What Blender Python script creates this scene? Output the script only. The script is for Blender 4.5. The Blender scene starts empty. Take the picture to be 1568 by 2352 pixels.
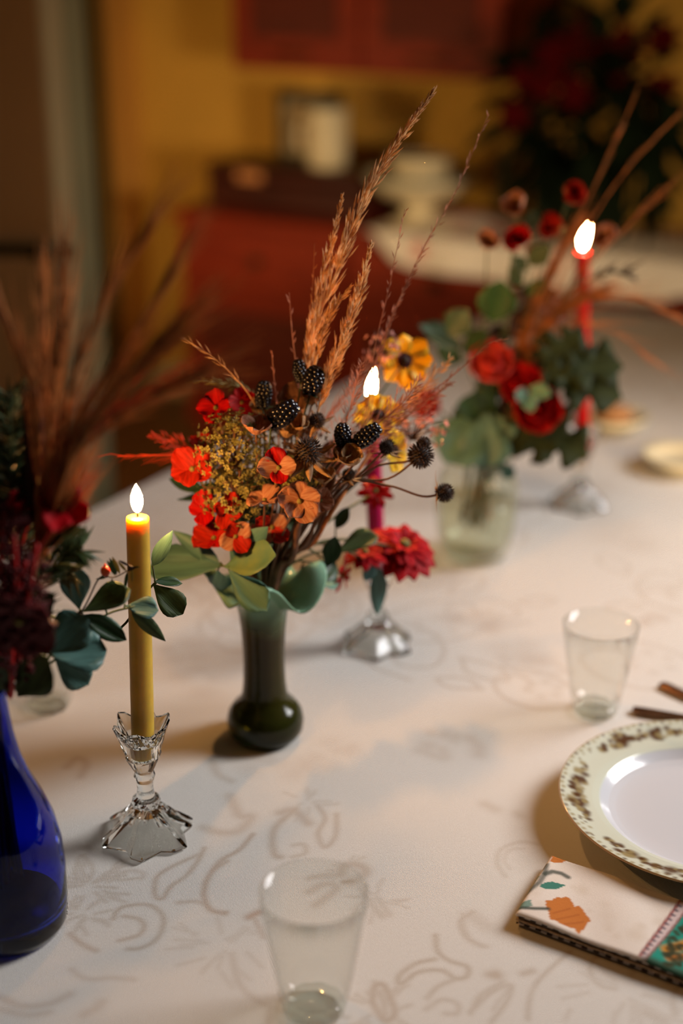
import bpy, bmesh, math, random
import numpy as np
from mathutils import Vector, Matrix, Quaternion
random.seed(7)
RNG = random.Random(11)
PI = math.pi
scn = bpy.context.scene
COL = scn.collection

# ------------------------------------------------------------------ camera, world, lights, exposure
TABLE_Z = 0.75
CAM_Z = TABLE_Z + 0.783
YAW, PITCH = math.radians(30.7), math.radians(22.0)
FPX = 2352 * 50.0 / 36.0
cam_data = bpy.data.cameras.new('camera')
cam_data.lens = 50; cam_data.sensor_width = 36; cam_data.sensor_fit = 'AUTO'
cam_data.clip_start = 0.02
cam_data.dof.use_dof = True
cam_data.dof.focus_distance = 1.27
cam_data.dof.aperture_fstop = 1.5
cam_data.dof.aperture_blades = 7
cam = bpy.data.objects.new('camera', cam_data)
cam.location = (0, 0, CAM_Z)
cam.rotation_euler = (PI / 2 - PITCH, 0, YAW)
COL.objects.link(cam)
scn.camera = cam

CY, SY, CP, SP = math.cos(YAW), math.sin(YAW), math.cos(PITCH), math.sin(PITCH)
def rot(X, Y, z):                       # camera-aligned ground frame -> room frame
    return Vector((CY * X - SY * Y, SY * X + CY * Y, z))

world = bpy.data.worlds.new('room_dusk'); scn.world = world
world.use_nodes = True
bg = world.node_tree.nodes['Background']
bg.inputs[0].default_value = (1.0, 0.42, 0.14, 1); bg.inputs[1].default_value = 0.012

def area(name, loc, target, sx, sy, energy, color, spread=180):
    d = bpy.data.lights.new(name, 'AREA'); d.shape = 'RECTANGLE'
    d.size = sx; d.size_y = sy; d.energy = energy; d.color = color; d.spread = math.radians(spread)
    o = bpy.data.objects.new(name, d); o.location = loc
    o.rotation_euler = (Vector(target) - Vector(loc)).to_track_quat('-Z', 'Y').to_euler()
    COL.objects.link(o); return o
# daylight from a window on the right of the room
area('window_daylight', rot(1.75, 1.75, 2.05), rot(0.0, 1.15, 0.75), 0.75, 1.0, 15.5, (0.98, 0.96, 0.97), 90)
# two unseen warm fill lights added to brighten the background: one low on the left beyond the open door, one to the right of the photographer, both turned on the dresser and far walls
area('warm_fill_left', rot(-1.20, 3.05, 1.00), rot(-0.20, 4.6, 0.62), 0.35, 0.35, 5.2, (1.0, 0.63, 0.28), 130)
area('warm_fill_right', rot(1.3, 0.4, 1.15), rot(-0.05, 4.5, 0.62), 0.40, 0.40, 3.8, (1.0, 0.72, 0.44), 42)

scn.view_settings.view_transform = 'Standard'
scn.view_settings.look = 'None'
scn.view_settings.gamma = 1
scn.view_settings.exposure = 0.0
scn.view_settings.use_curve_mapping = False
scn.cycles.sample_clamp_indirect = 6
scn.cycles.max_bounces = 14
scn.cycles.transmission_bounces = 12
scn.cycles.transparent_max_bounces = 24
FLAME_STRENGTH = 1050

# ------------------------------------------------------------------ point helpers (a pixel of the 1568x2352 frame to a place in the room)
def ray(x, y):
    u, v = (x - 784) / FPX, (y - 1176) / FPX
    return u, CP - v * SP, -(SP + v * CP)
def P(x, y, Z):
    a, b, c = ray(x, y); return rot(a * Z, b * Z, CAM_Z + c * Z)
def T(x, y, h=0.0, z=None):
    zz = TABLE_Z + h if z is None else z
    a, b, c = ray(x, y); k = (zz - CAM_Z) / c; return rot(a * k, b * k, zz)
def B(x, y, Y):                         # at a ground distance Y in front of the camera
    a, b, c = ray(x, y); k = Y / b; return rot(a * k, Y, CAM_Z + c * k)
def F(x, y, yp):                        # on the plane y = yp of the room
    a, b, c = ray(x, y); d = rot(a, b, 0); k = yp / d.y; return Vector((d.x * k, yp, CAM_Z + c * k))
VIEW = Vector(rot(0, 1, 0))             # horizontal view direction
RIGHT = Vector(rot(1, 0, 0))
UP = Vector((0, 0, 1))
TOCAM = (-VIEW * CP + UP * SP).normalized()

# ------------------------------------------------------------------ materials
MATS = {}
def nt(name):
    m = bpy.data.materials.new(name); m.use_nodes = True
    t = m.node_tree; b = t.nodes['Principled BSDF']; return m, t, b
def pm(name, col, rough=0.55, var=0.25, scale=60, transl=0.0, bump=0.0, spec=0.4, metal=0.0, sss=0.0, sssr=(1, .4, .2), sscale=0.01,
       col2=None, coat=0.0, vein=0.0):
    if name in MATS: return MATS[name]
    m, t, b = nt(name); N, L = t.nodes, t.links
    tc = N.new('ShaderNodeTexCoord'); no = N.new('ShaderNodeTexNoise')
    no.inputs['Scale'].default_value = scale; no.inputs['Detail'].default_value = 4
    if vein:                             # streaks along the petal, which is 1 unit long in its own space
        mp = N.new('ShaderNodeMapping'); mp.inputs['Scale'].default_value = (1, .10, .3); no.inputs['Scale'].default_value = vein
        L.new(tc.outputs['Object'], mp.inputs['Vector']); L.new(mp.outputs[0], no.inputs['Vector']); bump = bump or .35
    else: L.new(tc.outputs['Object'], no.inputs['Vector'])
    rp = N.new('ShaderNodeValToRGB')
    c2 = col2 or tuple(min(1, c * (1 + var)) for c in col); c1 = col if col2 else tuple(c * (1 - var) for c in col)
    rp.color_ramp.elements[0].position = 0.35; rp.color_ramp.elements[1].position = 0.65
    rp.color_ramp.elements[0].color = (*c1, 1); rp.color_ramp.elements[1].color = (*c2, 1)
    L.new(no.outputs['Fac'], rp.inputs['Fac']); L.new(rp.outputs['Color'], b.inputs['Base Color'])
    b.inputs['Roughness'].default_value = rough; b.inputs['Specular IOR Level'].default_value = spec
    b.inputs['Metallic'].default_value = metal
    b.inputs['Coat Weight'].default_value = coat
    if sss:
        b.inputs['Subsurface Weight'].default_value = sss
        b.inputs['Subsurface Radius'].default_value = sssr; b.inputs['Subsurface Scale'].default_value = sscale
    if bump:
        bp = N.new('ShaderNodeBump'); bp.inputs['Strength'].default_value = bump; bp.inputs['Distance'].default_value = 0.002
        L.new(no.outputs['Fac'], bp.inputs['Height']); L.new(bp.outputs['Normal'], b.inputs['Normal'])
    if transl:
        tr = N.new('ShaderNodeBsdfTranslucent'); L.new(rp.outputs['Color'], tr.inputs['Color'])
        mx = N.new('ShaderNodeMixShader'); mx.inputs[0].default_value = transl
        L.new(b.outputs[0], mx.inputs[1]); L.new(tr.outputs[0], mx.inputs[2])
        L.new(mx.outputs[0], N['Material Output'].inputs[0])
    MATS[name] = m; return m
def attr_mat(name, attr, rough=0.6, bump=0.0, bscale=400, spec=0.4, coat=0.0, weave=0.0):
    m, t, b = nt(name); N, L = t.nodes, t.links
    a = N.new('ShaderNodeAttribute'); a.attribute_name = attr
    L.new(a.outputs['Color'], b.inputs['Base Color'])
    b.inputs['Roughness'].default_value = rough; b.inputs['Specular IOR Level'].default_value = spec
    b.inputs['Coat Weight'].default_value = coat
    if bump:
        tc = N.new('ShaderNodeTexCoord')
        no = N.new('ShaderNodeTexNoise'); no.inputs['Scale'].default_value = bscale
        L.new(tc.outputs['Object'], no.inputs['Vector'])
        h = no.outputs['Fac']
        if weave:
            w = N.new('ShaderNodeTexWave'); w.wave_type = 'BANDS'; w.bands_direction = 'DIAGONAL'
            w.inputs['Scale'].default_value = weave; w.inputs['Distortion'].default_value = 1.5
            L.new(tc.outputs['Object'], w.inputs['Vector'])
            mm = N.new('ShaderNodeMath'); mm.operation = 'ADD'; L.new(w.outputs['Fac'], mm.inputs[0]); L.new(h, mm.inputs[1]); h = mm.outputs[0]
            mix = N.new('ShaderNodeMix'); mix.data_type = 'RGBA'; mix.blend_type = 'MULTIPLY'; mix.inputs['Factor'].default_value = 0.5
            mr = N.new('ShaderNodeMapRange'); mr.inputs['From Max'].default_value = 2; mr.inputs['To Min'].default_value = .8; mr.inputs['To Max'].default_value = 1.1
            L.new(h, mr.inputs['Value']); L.new(a.outputs['Color'], mix.inputs['A']); L.new(mr.outputs[0], mix.inputs['B'])
            L.new(mix.outputs['Result'], b.inputs['Base Color'])
        bp = N.new('ShaderNodeBump'); bp.inputs['Strength'].default_value = bump; bp.inputs['Distance'].default_value = 0.001
        L.new(h, bp.inputs['Height']); L.new(bp.outputs['Normal'], b.inputs['Normal'])
    return m
def glass_mat(name, col, rough=0.0, ior=1.5):
    m, t, b = nt(name)
    b.inputs['Base Color'].default_value = (*col, 1); b.inputs['Transmission Weight'].default_value = 1
    b.inputs['Roughness'].default_value = rough; b.inputs['IOR'].default_value = ior
    return m
def thin_glass(name, tint, rough=0.02, body=0.08, bodycol=(.8, .82, .78)):
    """thin clear glass: light passes straight through, rim and skin reflect"""
    m, t, b = nt(name); N, L = t.nodes, t.links
    N.remove(b)
    tr = N.new('ShaderNodeBsdfTransparent'); tr.inputs[0].default_value = (*tint, 1)
    gl = N.new('ShaderNodeBsdfGlossy'); gl.inputs['Roughness'].default_value = rough
    df = N.new('ShaderNodeBsdfDiffuse'); df.inputs[0].default_value = (*bodycol, 1)
    lw = N.new('ShaderNodeLayerWeight'); lw.inputs[0].default_value = .5      # grazing angles reflect more, from either side of the wall
    pw_ = N.new('ShaderNodeMath'); pw_.operation = 'POWER'; pw_.inputs[1].default_value = 4; L.new(lw.outputs['Facing'], pw_.inputs[0])
    fr = N.new('ShaderNodeMath'); fr.operation = 'MULTIPLY_ADD'; fr.inputs[1].default_value = .75; fr.inputs[2].default_value = .022; L.new(pw_.outputs[0], fr.inputs[0])
    m1 = N.new('ShaderNodeMixShader'); m1.inputs[0].default_value = body
    L.new(tr.outputs[0], m1.inputs[1]); L.new(df.outputs[0], m1.inputs[2])
    m2 = N.new('ShaderNodeMixShader'); L.new(fr.outputs[0], m2.inputs[0])
    L.new(m1.outputs[0], m2.inputs[1]); L.new(gl.outputs[0], m2.inputs[2])
    L.new(m2.outputs[0], N['Material Output'].inputs[0]); return m
def wood_mat(name, c1, c2, rough=0.35, axis='Z', scale=3.0):
    m, t, b = nt(name); N, L = t.nodes, t.links
    tc = N.new('ShaderNodeTexCoord'); mp = N.new('ShaderNodeMapping')
    mp.inputs['Scale'].default_value = {'Z': (9, 9, 1), 'X': (1, 9, 9), 'Y': (9, 1, 9)}[axis]
    no = N.new('ShaderNodeTexNoise'); no.inputs['Scale'].default_value = scale; no.inputs['Detail'].default_value = 8; no.inputs['Distortion'].default_value = 1.2
    rp = N.new('ShaderNodeValToRGB'); rp.color_ramp.elements[0].position = .3; rp.color_ramp.elements[1].position = .7
    rp.color_ramp.elements[0].color = (*c1, 1); rp.color_ramp.elements[1].color = (*c2, 1)
    L.new(tc.outputs['Object'], mp.inputs[0]); L.new(mp.outputs[0], no.inputs[0]); L.new(no.outputs['Fac'], rp.inputs[0]); L.new(rp.outputs[0], b.inputs['Base Color'])
    b.inputs['Roughness'].default_value = rough; b.inputs['Specular IOR Level'].default_value = .2; return m

# ------------------------------------------------------------------ mesh builder
def chain_loc(o):
    v = Vector((0, 0, 0))
    while o is not None:
        v += Vector(o.location); o = o.parent
    return v
class MB:
    def __init__(s): s.v = []; s.f = []
    def box(s, a, b):
        x0, y0, z0 = a; x1, y1, z1 = b; n = len(s.v)
        s.v += [(x0, y0, z0), (x1, y0, z0), (x1, y1, z0), (x0, y1, z0), (x0, y0, z1), (x1, y0, z1), (x1, y1, z1), (x0, y1, z1)]
        s.f += [tuple(n + i for i in q) for q in ((0, 3, 2, 1), (4, 5, 6, 7), (0, 1, 5, 4), (1, 2, 6, 5), (2, 3, 7, 6), (3, 0, 4, 7))]
        return s
    def obox(s, c, ex, ey, ez):         # oriented box: centre and three half-axis vectors
        n = len(s.v); c = Vector(c)
        for k in ((-1, -1, -1), (1, -1, -1), (1, 1, -1), (-1, 1, -1), (-1, -1, 1), (1, -1, 1), (1, 1, 1), (-1, 1, 1)):
            s.v.append(tuple(c + ex * k[0] + ey * k[1] + ez * k[2]))
        s.f += [tuple(n + i for i in q) for q in ((0, 3, 2, 1), (4, 5, 6, 7), (0, 1, 5, 4), (1, 2, 6, 5), (2, 3, 7, 6), (3, 0, 4, 7))]
        return s
    def tube(s, pts, rad, n=6, cap=True):
        pts = [Vector(p) for p in pts]
        if not hasattr(rad, '__len__'): rad = [rad] * len(pts)
        base = len(s.v); prev = None
        for i, p in enumerate(pts):
            t = (pts[min(i + 1, len(pts) - 1)] - pts[max(i - 1, 0)])
            t = t.normalized() if t.length > 1e-9 else Vector((0, 0, 1))
            if prev is None:
                a = t.orthogonal().normalized()
            else:
                a = prev - t * prev.dot(t); a = a.normalized() if a.length > 1e-6 else t.orthogonal().normalized()
            prev = a; b = t.cross(a)
            for k in range(n):
                th = 2 * PI * k / n; s.v.append(tuple(p + (a * math.cos(th) + b * math.sin(th)) * rad[i]))
        for i in range(len(pts) - 1):
            for k in range(n):
                k2 = (k + 1) % n
                s.f.append((base + i * n + k, base + i * n + k2, base + (i + 1) * n + k2, base + (i + 1) * n + k))
        if cap:
            s.f.append(tuple(base + k for k in reversed(range(n))))
            s.f.append(tuple(base + (len(pts) - 1) * n + k for k in range(n)))
        return s
    def lathe(s, prof, n=40, c=(0, 0, 0), fn=None, closed=False):
        """prof: list of (r, z); fn(r, z, th, i) -> (r, z) bends it"""
        base = len(s.v); m = len(prof)
        for i, (r, z) in enumerate(prof):
            for k in range(n):
                th = 2 * PI * k / n; rr, zz = fn(r, z, th, i) if fn else (r, z)
                s.v.append((c[0] + rr * math.cos(th), c[1] + rr * math.sin(th), c[2] + zz))
        for i in range(m if closed else m - 1):
            i2 = (i + 1) % m
            for k in range(n):
                k2 = (k + 1) % n
                s.f.append((base + i * n + k, base + i * n + k2, base + i2 * n + k2, base + i2 * n + k))
        if not closed:
            if prof[0][0] > 1e-5: s.f.append(tuple(base + k for k in reversed(range(n))))
            if prof[-1][0] > 1e-5: s.f.append(tuple(base + (m - 1) * n + k for k in range(n)))
        return s
    def spindle(s, p, d, L, w, n=3):    # a thin pointed grain
        d = d.normalized(); a = d.orthogonal().normalized(); b = d.cross(a); base = len(s.v)
        s.v.append(tuple(p)); m = p + d * (L * .45)
        for k in range(n):
            th = 2 * PI * k / n; s.v.append(tuple(m + (a * math.cos(th) + b * math.sin(th)) * w))
        s.v.append(tuple(p + d * L))
        for k in range(n):
            k2 = (k + 1) % n
            s.f.append((base, base + 1 + k2, base + 1 + k)); s.f.append((base + n + 1, base + 1 + k, base + 1 + k2))
        return s
    def ball(s, c, r, nu=8, nv=5, sc=(1, 1, 1)):
        base = len(s.v); c = Vector(c)
        for i in range(1, nv):
            ph = PI * i / nv
            for k in range(nu):
                th = 2 * PI * k / nu
                s.v.append((c.x + r * sc[0] * math.sin(ph) * math.cos(th), c.y + r * sc[1] * math.sin(ph) * math.sin(th), c.z + r * sc[2] * math.cos(ph)))
        top = len(s.v); s.v.append((c.x, c.y, c.z + r * sc[2])); s.v.append((c.x, c.y, c.z - r * sc[2]))
        for i in range(nv - 2):
            for k in range(nu):
                k2 = (k + 1) % nu
                s.f.append((base + i * nu + k, base + (i + 1) * nu + k, base + (i + 1) * nu + k2, base + i * nu + k2))
        for k in range(nu):
            k2 = (k + 1) % nu
            s.f.append((top, base + k, base + k2)); l = base + (nv - 2) * nu
            s.f.append((top + 1, l + k2, l + k))
        return s
    def build(s, name, m, parent=None, smooth=True, kind=None, label=None, world=True):
        off = chain_loc(parent) if (parent is not None and world) else Vector((0, 0, 0))
        me = bpy.data.meshes.new(name)
        me.from_pydata([(x - off.x, y - off.y, z - off.z) for x, y, z in s.v], [], s.f)
        if smooth:
            me.polygons.foreach_set('use_smooth', [True] * len(me.polygons))
        me.materials.append(m); me.update()
        o = bpy.data.objects.new(name, me); COL.objects.link(o)
        if parent is not None: o.parent = parent
        if kind: o['kind'] = kind
        if label: o['label'] = label
        return o
def bevel(o, w=0.003, seg=2):
    md = o.modifiers.new('bevel', 'BEVEL'); md.width = w; md.segments = seg; md.limit_method = 'ANGLE'; return o
def grid_obj(name, V, nu, nv, m, parent=None, attr=None, colors=None, shift=None, label=None):
    """V: (nu*nv,3) numpy grid, u-major"""
    off = np.array(chain_loc(parent)) if parent is not None else np.zeros(3)
    me = bpy.data.meshes.new(name)
    idx = np.arange(nu * nv).reshape(nu, nv)
    q = np.stack([idx[:-1, :-1], idx[1:, :-1], idx[1:, 1:], idx[:-1, 1:]], -1).reshape(-1, 4)
    me.vertices.add(nu * nv); me.vertices.foreach_set('co', (V - off).astype(np.float32).ravel())
    me.loops.add(q.size); me.loops.foreach_set('vertex_index', q.astype(np.int32).ravel())
    me.polygons.add(len(q)); me.polygons.foreach_set('loop_start', (np.arange(len(q)) * 4).astype(np.int32))
    me.polygons.foreach_set('use_smooth', np.ones(len(q), dtype=bool))
    me.update(); me.validate()
    if attr:
        a = me.color_attributes.new(attr, 'FLOAT_COLOR', 'POINT')
        a.data.foreach_set('color', np.concatenate([colors, np.ones((len(colors), 1))], 1).astype(np.float32).ravel())
    me.materials.append(m)
    o = bpy.data.objects.new(name, me); COL.objects.link(o)
    if parent is not None: o.parent = parent
    if label: o['label'] = label
    return o
def thing(name, label, cat, loc, group=None):
    o = bpy.data.objects.new(name, None); COL.objects.link(o); o.location = loc; o.empty_display_size = .02
    o['label'] = label; o['category'] = cat
    if group: o['group'] = group
    return o
def tag(o, label, cat, group=None, kind=None):
    o['label'] = label; o['category'] = cat
    if group: o['group'] = group
    if kind: o['kind'] = kind
    return o
def struct(o, label=None):
    o['kind'] = 'structure'
    if label: o['label'] = label
    return o
def rebase(o, loc):                     # put a one-mesh thing's origin at its base
    loc = Vector(loc); o.data.transform(Matrix.Translation(-loc)); o.location = loc; return o
def smooth_path(pts, k=6):
    pts = [Vector(p) for p in pts]
    if len(pts) < 3: return [pts[0].lerp(pts[-1], i / k) for i in range(k + 1)]
    P4 = [pts[0] * 2 - pts[1]] + pts + [pts[-1] * 2 - pts[-2]]; out = []
    for i in range(1, len(P4) - 2):
        a, b, c, d = P4[i - 1:i + 3]
        for j in range(k):
            t = j / k; out.append(.5 * ((2 * b) + (c - a) * t + (2 * a - 5 * b + 4 * c - d) * t * t + (3 * b - a - 3 * c + d) * t ** 3))
    out.append(pts[-1]); return out
def inst(name, me, parent, pos, ydir, nrm, sy, sx=None, sz=None, mat=None, label=None):
    """a petal or leaf sharing mesh data: local +Y along ydir, local +Z towards nrm"""
    y = Vector(ydir).normalized(); z = Vector(nrm) - y * Vector(nrm).dot(y)
    z = z.normalized() if z.length > 1e-5 else y.orthogonal().normalized()
    x = y.cross(z); sx = sx or sy; sz = sz or sy
    M = Matrix(((x.x * sx, y.x * sy, z.x * sz, 0), (x.y * sx, y.y * sy, z.y * sz, 0), (x.z * sx, y.z * sy, z.z * sz, 0), (0, 0, 0, 1)))
    o = bpy.data.objects.new(name, me); COL.objects.link(o); o.parent = parent
    off = chain_loc(parent)
    o.matrix_local = Matrix.Translation(Vector(pos) - off) @ M
    if mat is not None:
        o.material_slots[0].link = 'OBJECT'; o.material_slots[0].material = mat
    if label: o['label'] = label
    return o
def rv(s): return Vector((RNG.uniform(-s, s), RNG.uniform(-s, s), RNG.uniform(-s, s)))

# ------------------------------------------------------------------ petal and leaf outlines (length 1 along +Y)
def blade(name, wf, m, nx=4, ny=8, cup=0.3, bend=0.0, ruffle=0.0, fold=0.0, seed=0, thick=0.012):
    r = random.Random(seed); ph = r.uniform(0, 6)
    V, Fc = [], []
    for side in (1, -1):
        for j in range(ny + 1):
            t = j / ny; w = max(wf(t), 0.004)
            for i in range(nx + 1):
                s = 2 * i / nx - 1
                z = cup * (s * w) ** 2 * 2 + bend * t * t + fold * abs(s) * w + ruffle * math.sin(7 * t + 4 * s + ph) * abs(s) * t
                edge = (1 - abs(s) ** 3)
                V.append((s * w, t, z + side * thick * (.25 + .75 * edge) * .5))
    n1 = (nx + 1) * (ny + 1)
    for j in range(ny):
        for i in range(nx):
            a = j * (nx + 1) + i
            Fc.append((a, a + 1, a + nx + 2, a + nx + 1)); Fc.append((n1 + a, n1 + a + nx + 1, n1 + a + nx + 2, n1 + a + 1))
    for j in range(ny):
        for i in (0, nx):
            a = j * (nx + 1) + i; b = a + nx + 1
            Fc.append((a, b, n1 + b, n1 + a) if i == 0 else (b, a, n1 + a, n1 + b))
    me = bpy.data.meshes.new(name); me.from_pydata(V, [], Fc)
    me.polygons.foreach_set('use_smooth', [True] * len(me.polygons)); me.materials.append(m); me.update(); return me
def sn(t, p=1.0, q=1.0): return max(0, math.sin(PI * min(1, max(0, t)) ** p)) ** q
W_ROUND = lambda t: .50 * sn(t, 1.15, .55)
W_OBOV = lambda t: .30 * sn(t, 1.55, .75) + .012
W_LANCE = lambda t: .15 * sn(t, .85, .9) + .004
W_OVAL = lambda t: .26 * sn(t, 1.0, .8) + .006
W_TONGUE = lambda t: .20 * sn(t, 1.5, .5) + .02
W_LOBED = lambda t: (.10 + .42 * sn(t, .8, .7)) * (0.30 + .70 * abs(math.sin(3.0 * PI * t ** .9 + .2)) ** 1.4) * (1 if t < .97 else .3)
W_NEEDLE = lambda t: .07 * sn(t, .9, .8) + .01

M_TEAL = pm('teal_leaf', (.075, .175, .15), .5, .22, 30, .08, spec=.4, vein=18)
M_SAGE = pm('sage_leaf', (.085, .20, .145), .55, .2, 30, .08, spec=.35, col2=(.12, .25, .17), vein=14)
M_YELLEAF = pm('yellowing_leaf', (.085, .20, .13), .5, .2, 2.6, .08, col2=(.19, .26, .09))
M_OLIVE = pm('olive_leaf', (.060, .095, .030), .5, .3, 30, .25, vein=16)
M_DKGREEN = pm('dark_green_leaf', (.022, .060, .020), .45, .4, 25, .15, vein=16)
M_OAK = pm('dark_oak_leaf', (.022, .030, .006), .65, .4, 25, .12, spec=.15, vein=14)
M_BRGREEN = pm('bright_green_leaf', (.030, .100, .015), .5, .3, 25, .3)
M_RED = pm('red_petal', (.44, .004, .003), .5, .3, 40, .3, vein=14, spec=.12)
M_ORANGE = pm('orange_red_petal', (.48, .020, .006), .5, .35, 40, .35, vein=14, spec=.12)
M_CRIMSON = pm('crimson_petal', (.46, .001, .006), .6, .3, 40, .2, spec=.15, vein=12)
M_PEACH = pm('peach_petal', (.42, .135, .065), .55, .3, 60, .3, col2=(.58, .31, .19), vein=12, spec=.12)
M_PINKRED = pm('pink_red_petal', (.58, .02, .02), .5, .3, 40, .3, col2=(.62, .08, .05), spec=.12, vein=12)
M_DARKRED = pm('dark_red_petal', (.10, .002, .004), .6, .35, 60, .2)
M_DRYPETAL = pm('dried_tan_petal', (.36, .17, .065), .6, .35, 80, .35, col2=(.66, .42, .20), vein=14)
M_YELLOW = pm('yellow_petal', (.88, .62, .02), .5, .15, 40, .35)
M_BROWN = pm('brown_seed', (.035, .016, .007), .7, .4, 200)
M_STEM = pm('brown_stem', (.14, .055, .022), .65, .35, 90)
M_GSTEM = pm('green_stem', (.055, .075, .018), .6, .3, 90)
M_RSTEM = pm('red_stem', (.50, .006, .006), .5, .3, 60, .15)
M_WHEAT = pm('wheat_grass', (.88, .50, .22), .7, .3, 60, .35)
M_RUSSET = pm('russet_grass', (.50, .17, .035), .7, .35, 60, .35)
M_REDGRASS = pm('red_grass', (.62, .055, .015), .7, .3, 60, .35)
M_PINKGRASS = pm('pinkish_grass', (.62, .27, .15), .7, .3, 60, .35)
M_BERRY = pm('blackberry_skin', (.006, .005, .009), .22, .3, 90, spec=.6)
M_GOLDFLORET = pm('gold_green_floret', (.17, .155, .03), .65, .4, 120, .25, col2=(.33, .27, .07))
M_PINKBUD = pm('pink_bud', (.70, .30, .24), .55, .2, 60, .3)
M_DARKPLUME = pm('dark_brown_plume', (.040, .012, .008), .8, .3, 80)

# shared blades
L_TEAL = [blade('teal_leaf', W_OBOV, M_TEAL, fold=.25, bend=.12, ruffle=.03, seed=i) for i in range(3)]
L_LANCE = [blade('narrow_leaf', W_LANCE, M_TEAL, nx=2, fold=.3, bend=.12, seed=i) for i in range(2)]
L_OVAL = [blade('oval_leaf', W_OVAL, M_DKGREEN, fold=.3, bend=.15, ruffle=.03, seed=i) for i in range(2)]
L_LOBED = [blade('lobed_leaf', W_LOBED, M_DKGREEN, nx=4, ny=28, fold=.12, bend=.1, seed=i) for i in range(2)]
L_NEEDLE = blade('narrow_leaflet', W_NEEDLE, M_OLIVE, nx=2, ny=5, fold=.2, bend=.2)
P_ROUND = [blade('round_petal', W_ROUND, M_RED, nx=6, ny=9, cup=.35, bend=.14, ruffle=.13, seed=i) for i in range(4)]
P_CUP = [blade('cupped_petal', W_ROUND, M_PEACH, nx=6, ny=9, cup=.8, bend=.5, ruffle=.12, seed=i + 9) for i in range(2)]
P_TONGUE = [blade('tongue_petal', W_TONGUE, M_CRIMSON, nx=3, ny=6, cup=.4, bend=-.18, ruffle=.03, seed=i) for i in range(2)]
P_YEL = [blade('yellow_petal', lambda t: .34 * sn(t, 1.5, .6) + .02, M_YELLOW, nx=3, ny=6, cup=.2, bend=.05, ruffle=.08, seed=i) for i in range(2)]
P_NARROW = blade('bract', W_LANCE, M_DRYPETAL, nx=2, ny=6, cup=.2, bend=.35)

# ------------------------------------------------------------------ room
YF = 3.45                                # dresser front
YW = 3.95                                # back wall
XL = -3.14                               # left wall
M_WALL = pm('ochre_wall_paint', (.58, .335, .050), .85, .06, 3, bump=.05)
M_WALL2 = pm('left_wall_paint', (.58, .30, .055), .85, .06, 3, bump=.05)
M_TRIM = pm('cream_trim_paint', (.42, .36, .20), .6, .05, 5)
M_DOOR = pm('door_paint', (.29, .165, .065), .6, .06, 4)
M_WOOD_SHADE = pm('dark_wood_and_shade', (.030, .028, .010), .5, .2, 8)  # dark frame wood; on the left wall strip this tone stands in for shade
struct(MB().box((-5.0, YW, 0), (2.6, YW + .1, 2.6)).build('wall_back', M_WALL, smooth=False))
struct(MB().box((XL - .1, -1.0, 0), (XL, YW, 2.6)).build('wall_left', M_WALL2, smooth=False))
M_FLOORB = wood_mat('floor_wood', (.10, .045, .018), (.17, .08, .03), .4, 'Y', 3)
fl = struct(MB().box((XL, -1.0, -.05), (2.6, YW, -.004)).build('floor', M_FLOORB, smooth=False))
bme = MB().box((0.003, 0, 0), (.137, 1.2, .004)).build('plank', M_FLOORB, fl, smooth=False, world=False).data
COL.objects.unlink(bpy.data.objects['plank']); bpy.data.objects.remove(bpy.data.objects['plank'])
for i in range(22):                       # the boards the camera can reach, left of the table and in front of the dresser
    for j in range(3):
        o = bpy.data.objects.new('plank', bme); COL.objects.link(o); o.parent = fl
        o.location = (XL + .02 + i * .14, .25 + j * 1.205 + (.4 if i % 2 else 0) - (.4 if i % 2 and j == 2 else 0), -.004)
        if i % 2 and j == 2: o.scale.y = .9
struct(MB().box((XL, -1.0, 2.6), (2.6, YW, 2.68)).build('ceiling', pm('ceiling_paint', (.45, .40, .30), .9, .04, 3), smooth=False))
struct(MB().box((XL, YW - .018, 0), (2.6, YW, .11)).build('baseboard_back', M_TRIM, smooth=False))
struct(MB().box((XL, -1.0, 0), (XL + .018, YW - .018, .11)).build('baseboard_left', M_TRIM, smooth=False))
# upright strip on the left wall behind the door, its shade put into the dark colour
pt = [rot(0, 0, 0)]
def onleft(x, y):
    a, b, c = ray(x, y); d = rot(a, b, 0); k = XL / d.x; return Vector((XL, d.y * k, CAM_Z + c * k))
q0, q1 = onleft(203, 200), onleft(226, 200)
struct(MB().box((XL, q0.y, 0.11), (XL + .03, q1.y, 2.6)).build('trim_1', M_WOOD_SHADE, smooth=False), 'narrow upright casing strip on the left wall beside the open door, coloured dark for shade')
# open door, its latch edge towards the room
e0 = P(104, 300, 2.72); e1 = P(203, 300, 2.80)
ev = Vector((e1.x - e0.x, e1.y - e0.y, 0)); ev.normalize()
lv = Vector(rot(-1, -.12, 0)).normalized()
lv = (lv - ev * lv.dot(ev) * .3).normalized()
door = thing('door_1', 'open cream door at the left edge of the room', 'door', (e0.x, e0.y, 0)); door['kind'] = 'structure'
th = (Vector((e1.x, e1.y, 0)) - Vector((e0.x, e0.y, 0))).length
c0 = Vector((e0.x, e0.y, 0))
hw = .42
bevel(MB().obox(c0 + lv * hw + ev * th * .5 + UP * 1.03, lv * hw, ev * th * .5, UP * 1.02).build('door_leaf', M_DOOR, door, smooth=False), .004)
bevel(MB().obox(c0 - lv * .006 + ev * th * .22 + UP * 1.03, lv * .006, ev * th * .21, UP * 1.02).build('edge_strip', M_TRIM, door, smooth=False), .003)
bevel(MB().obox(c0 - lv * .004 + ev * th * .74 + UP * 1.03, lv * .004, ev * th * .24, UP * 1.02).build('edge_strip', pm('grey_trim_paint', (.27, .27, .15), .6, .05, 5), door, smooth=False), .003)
nrm_door = -ev
M_BRONZE = pm('dark_bronze', (.045, .035, .012), .35, .2, 30, metal=.6)
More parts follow.
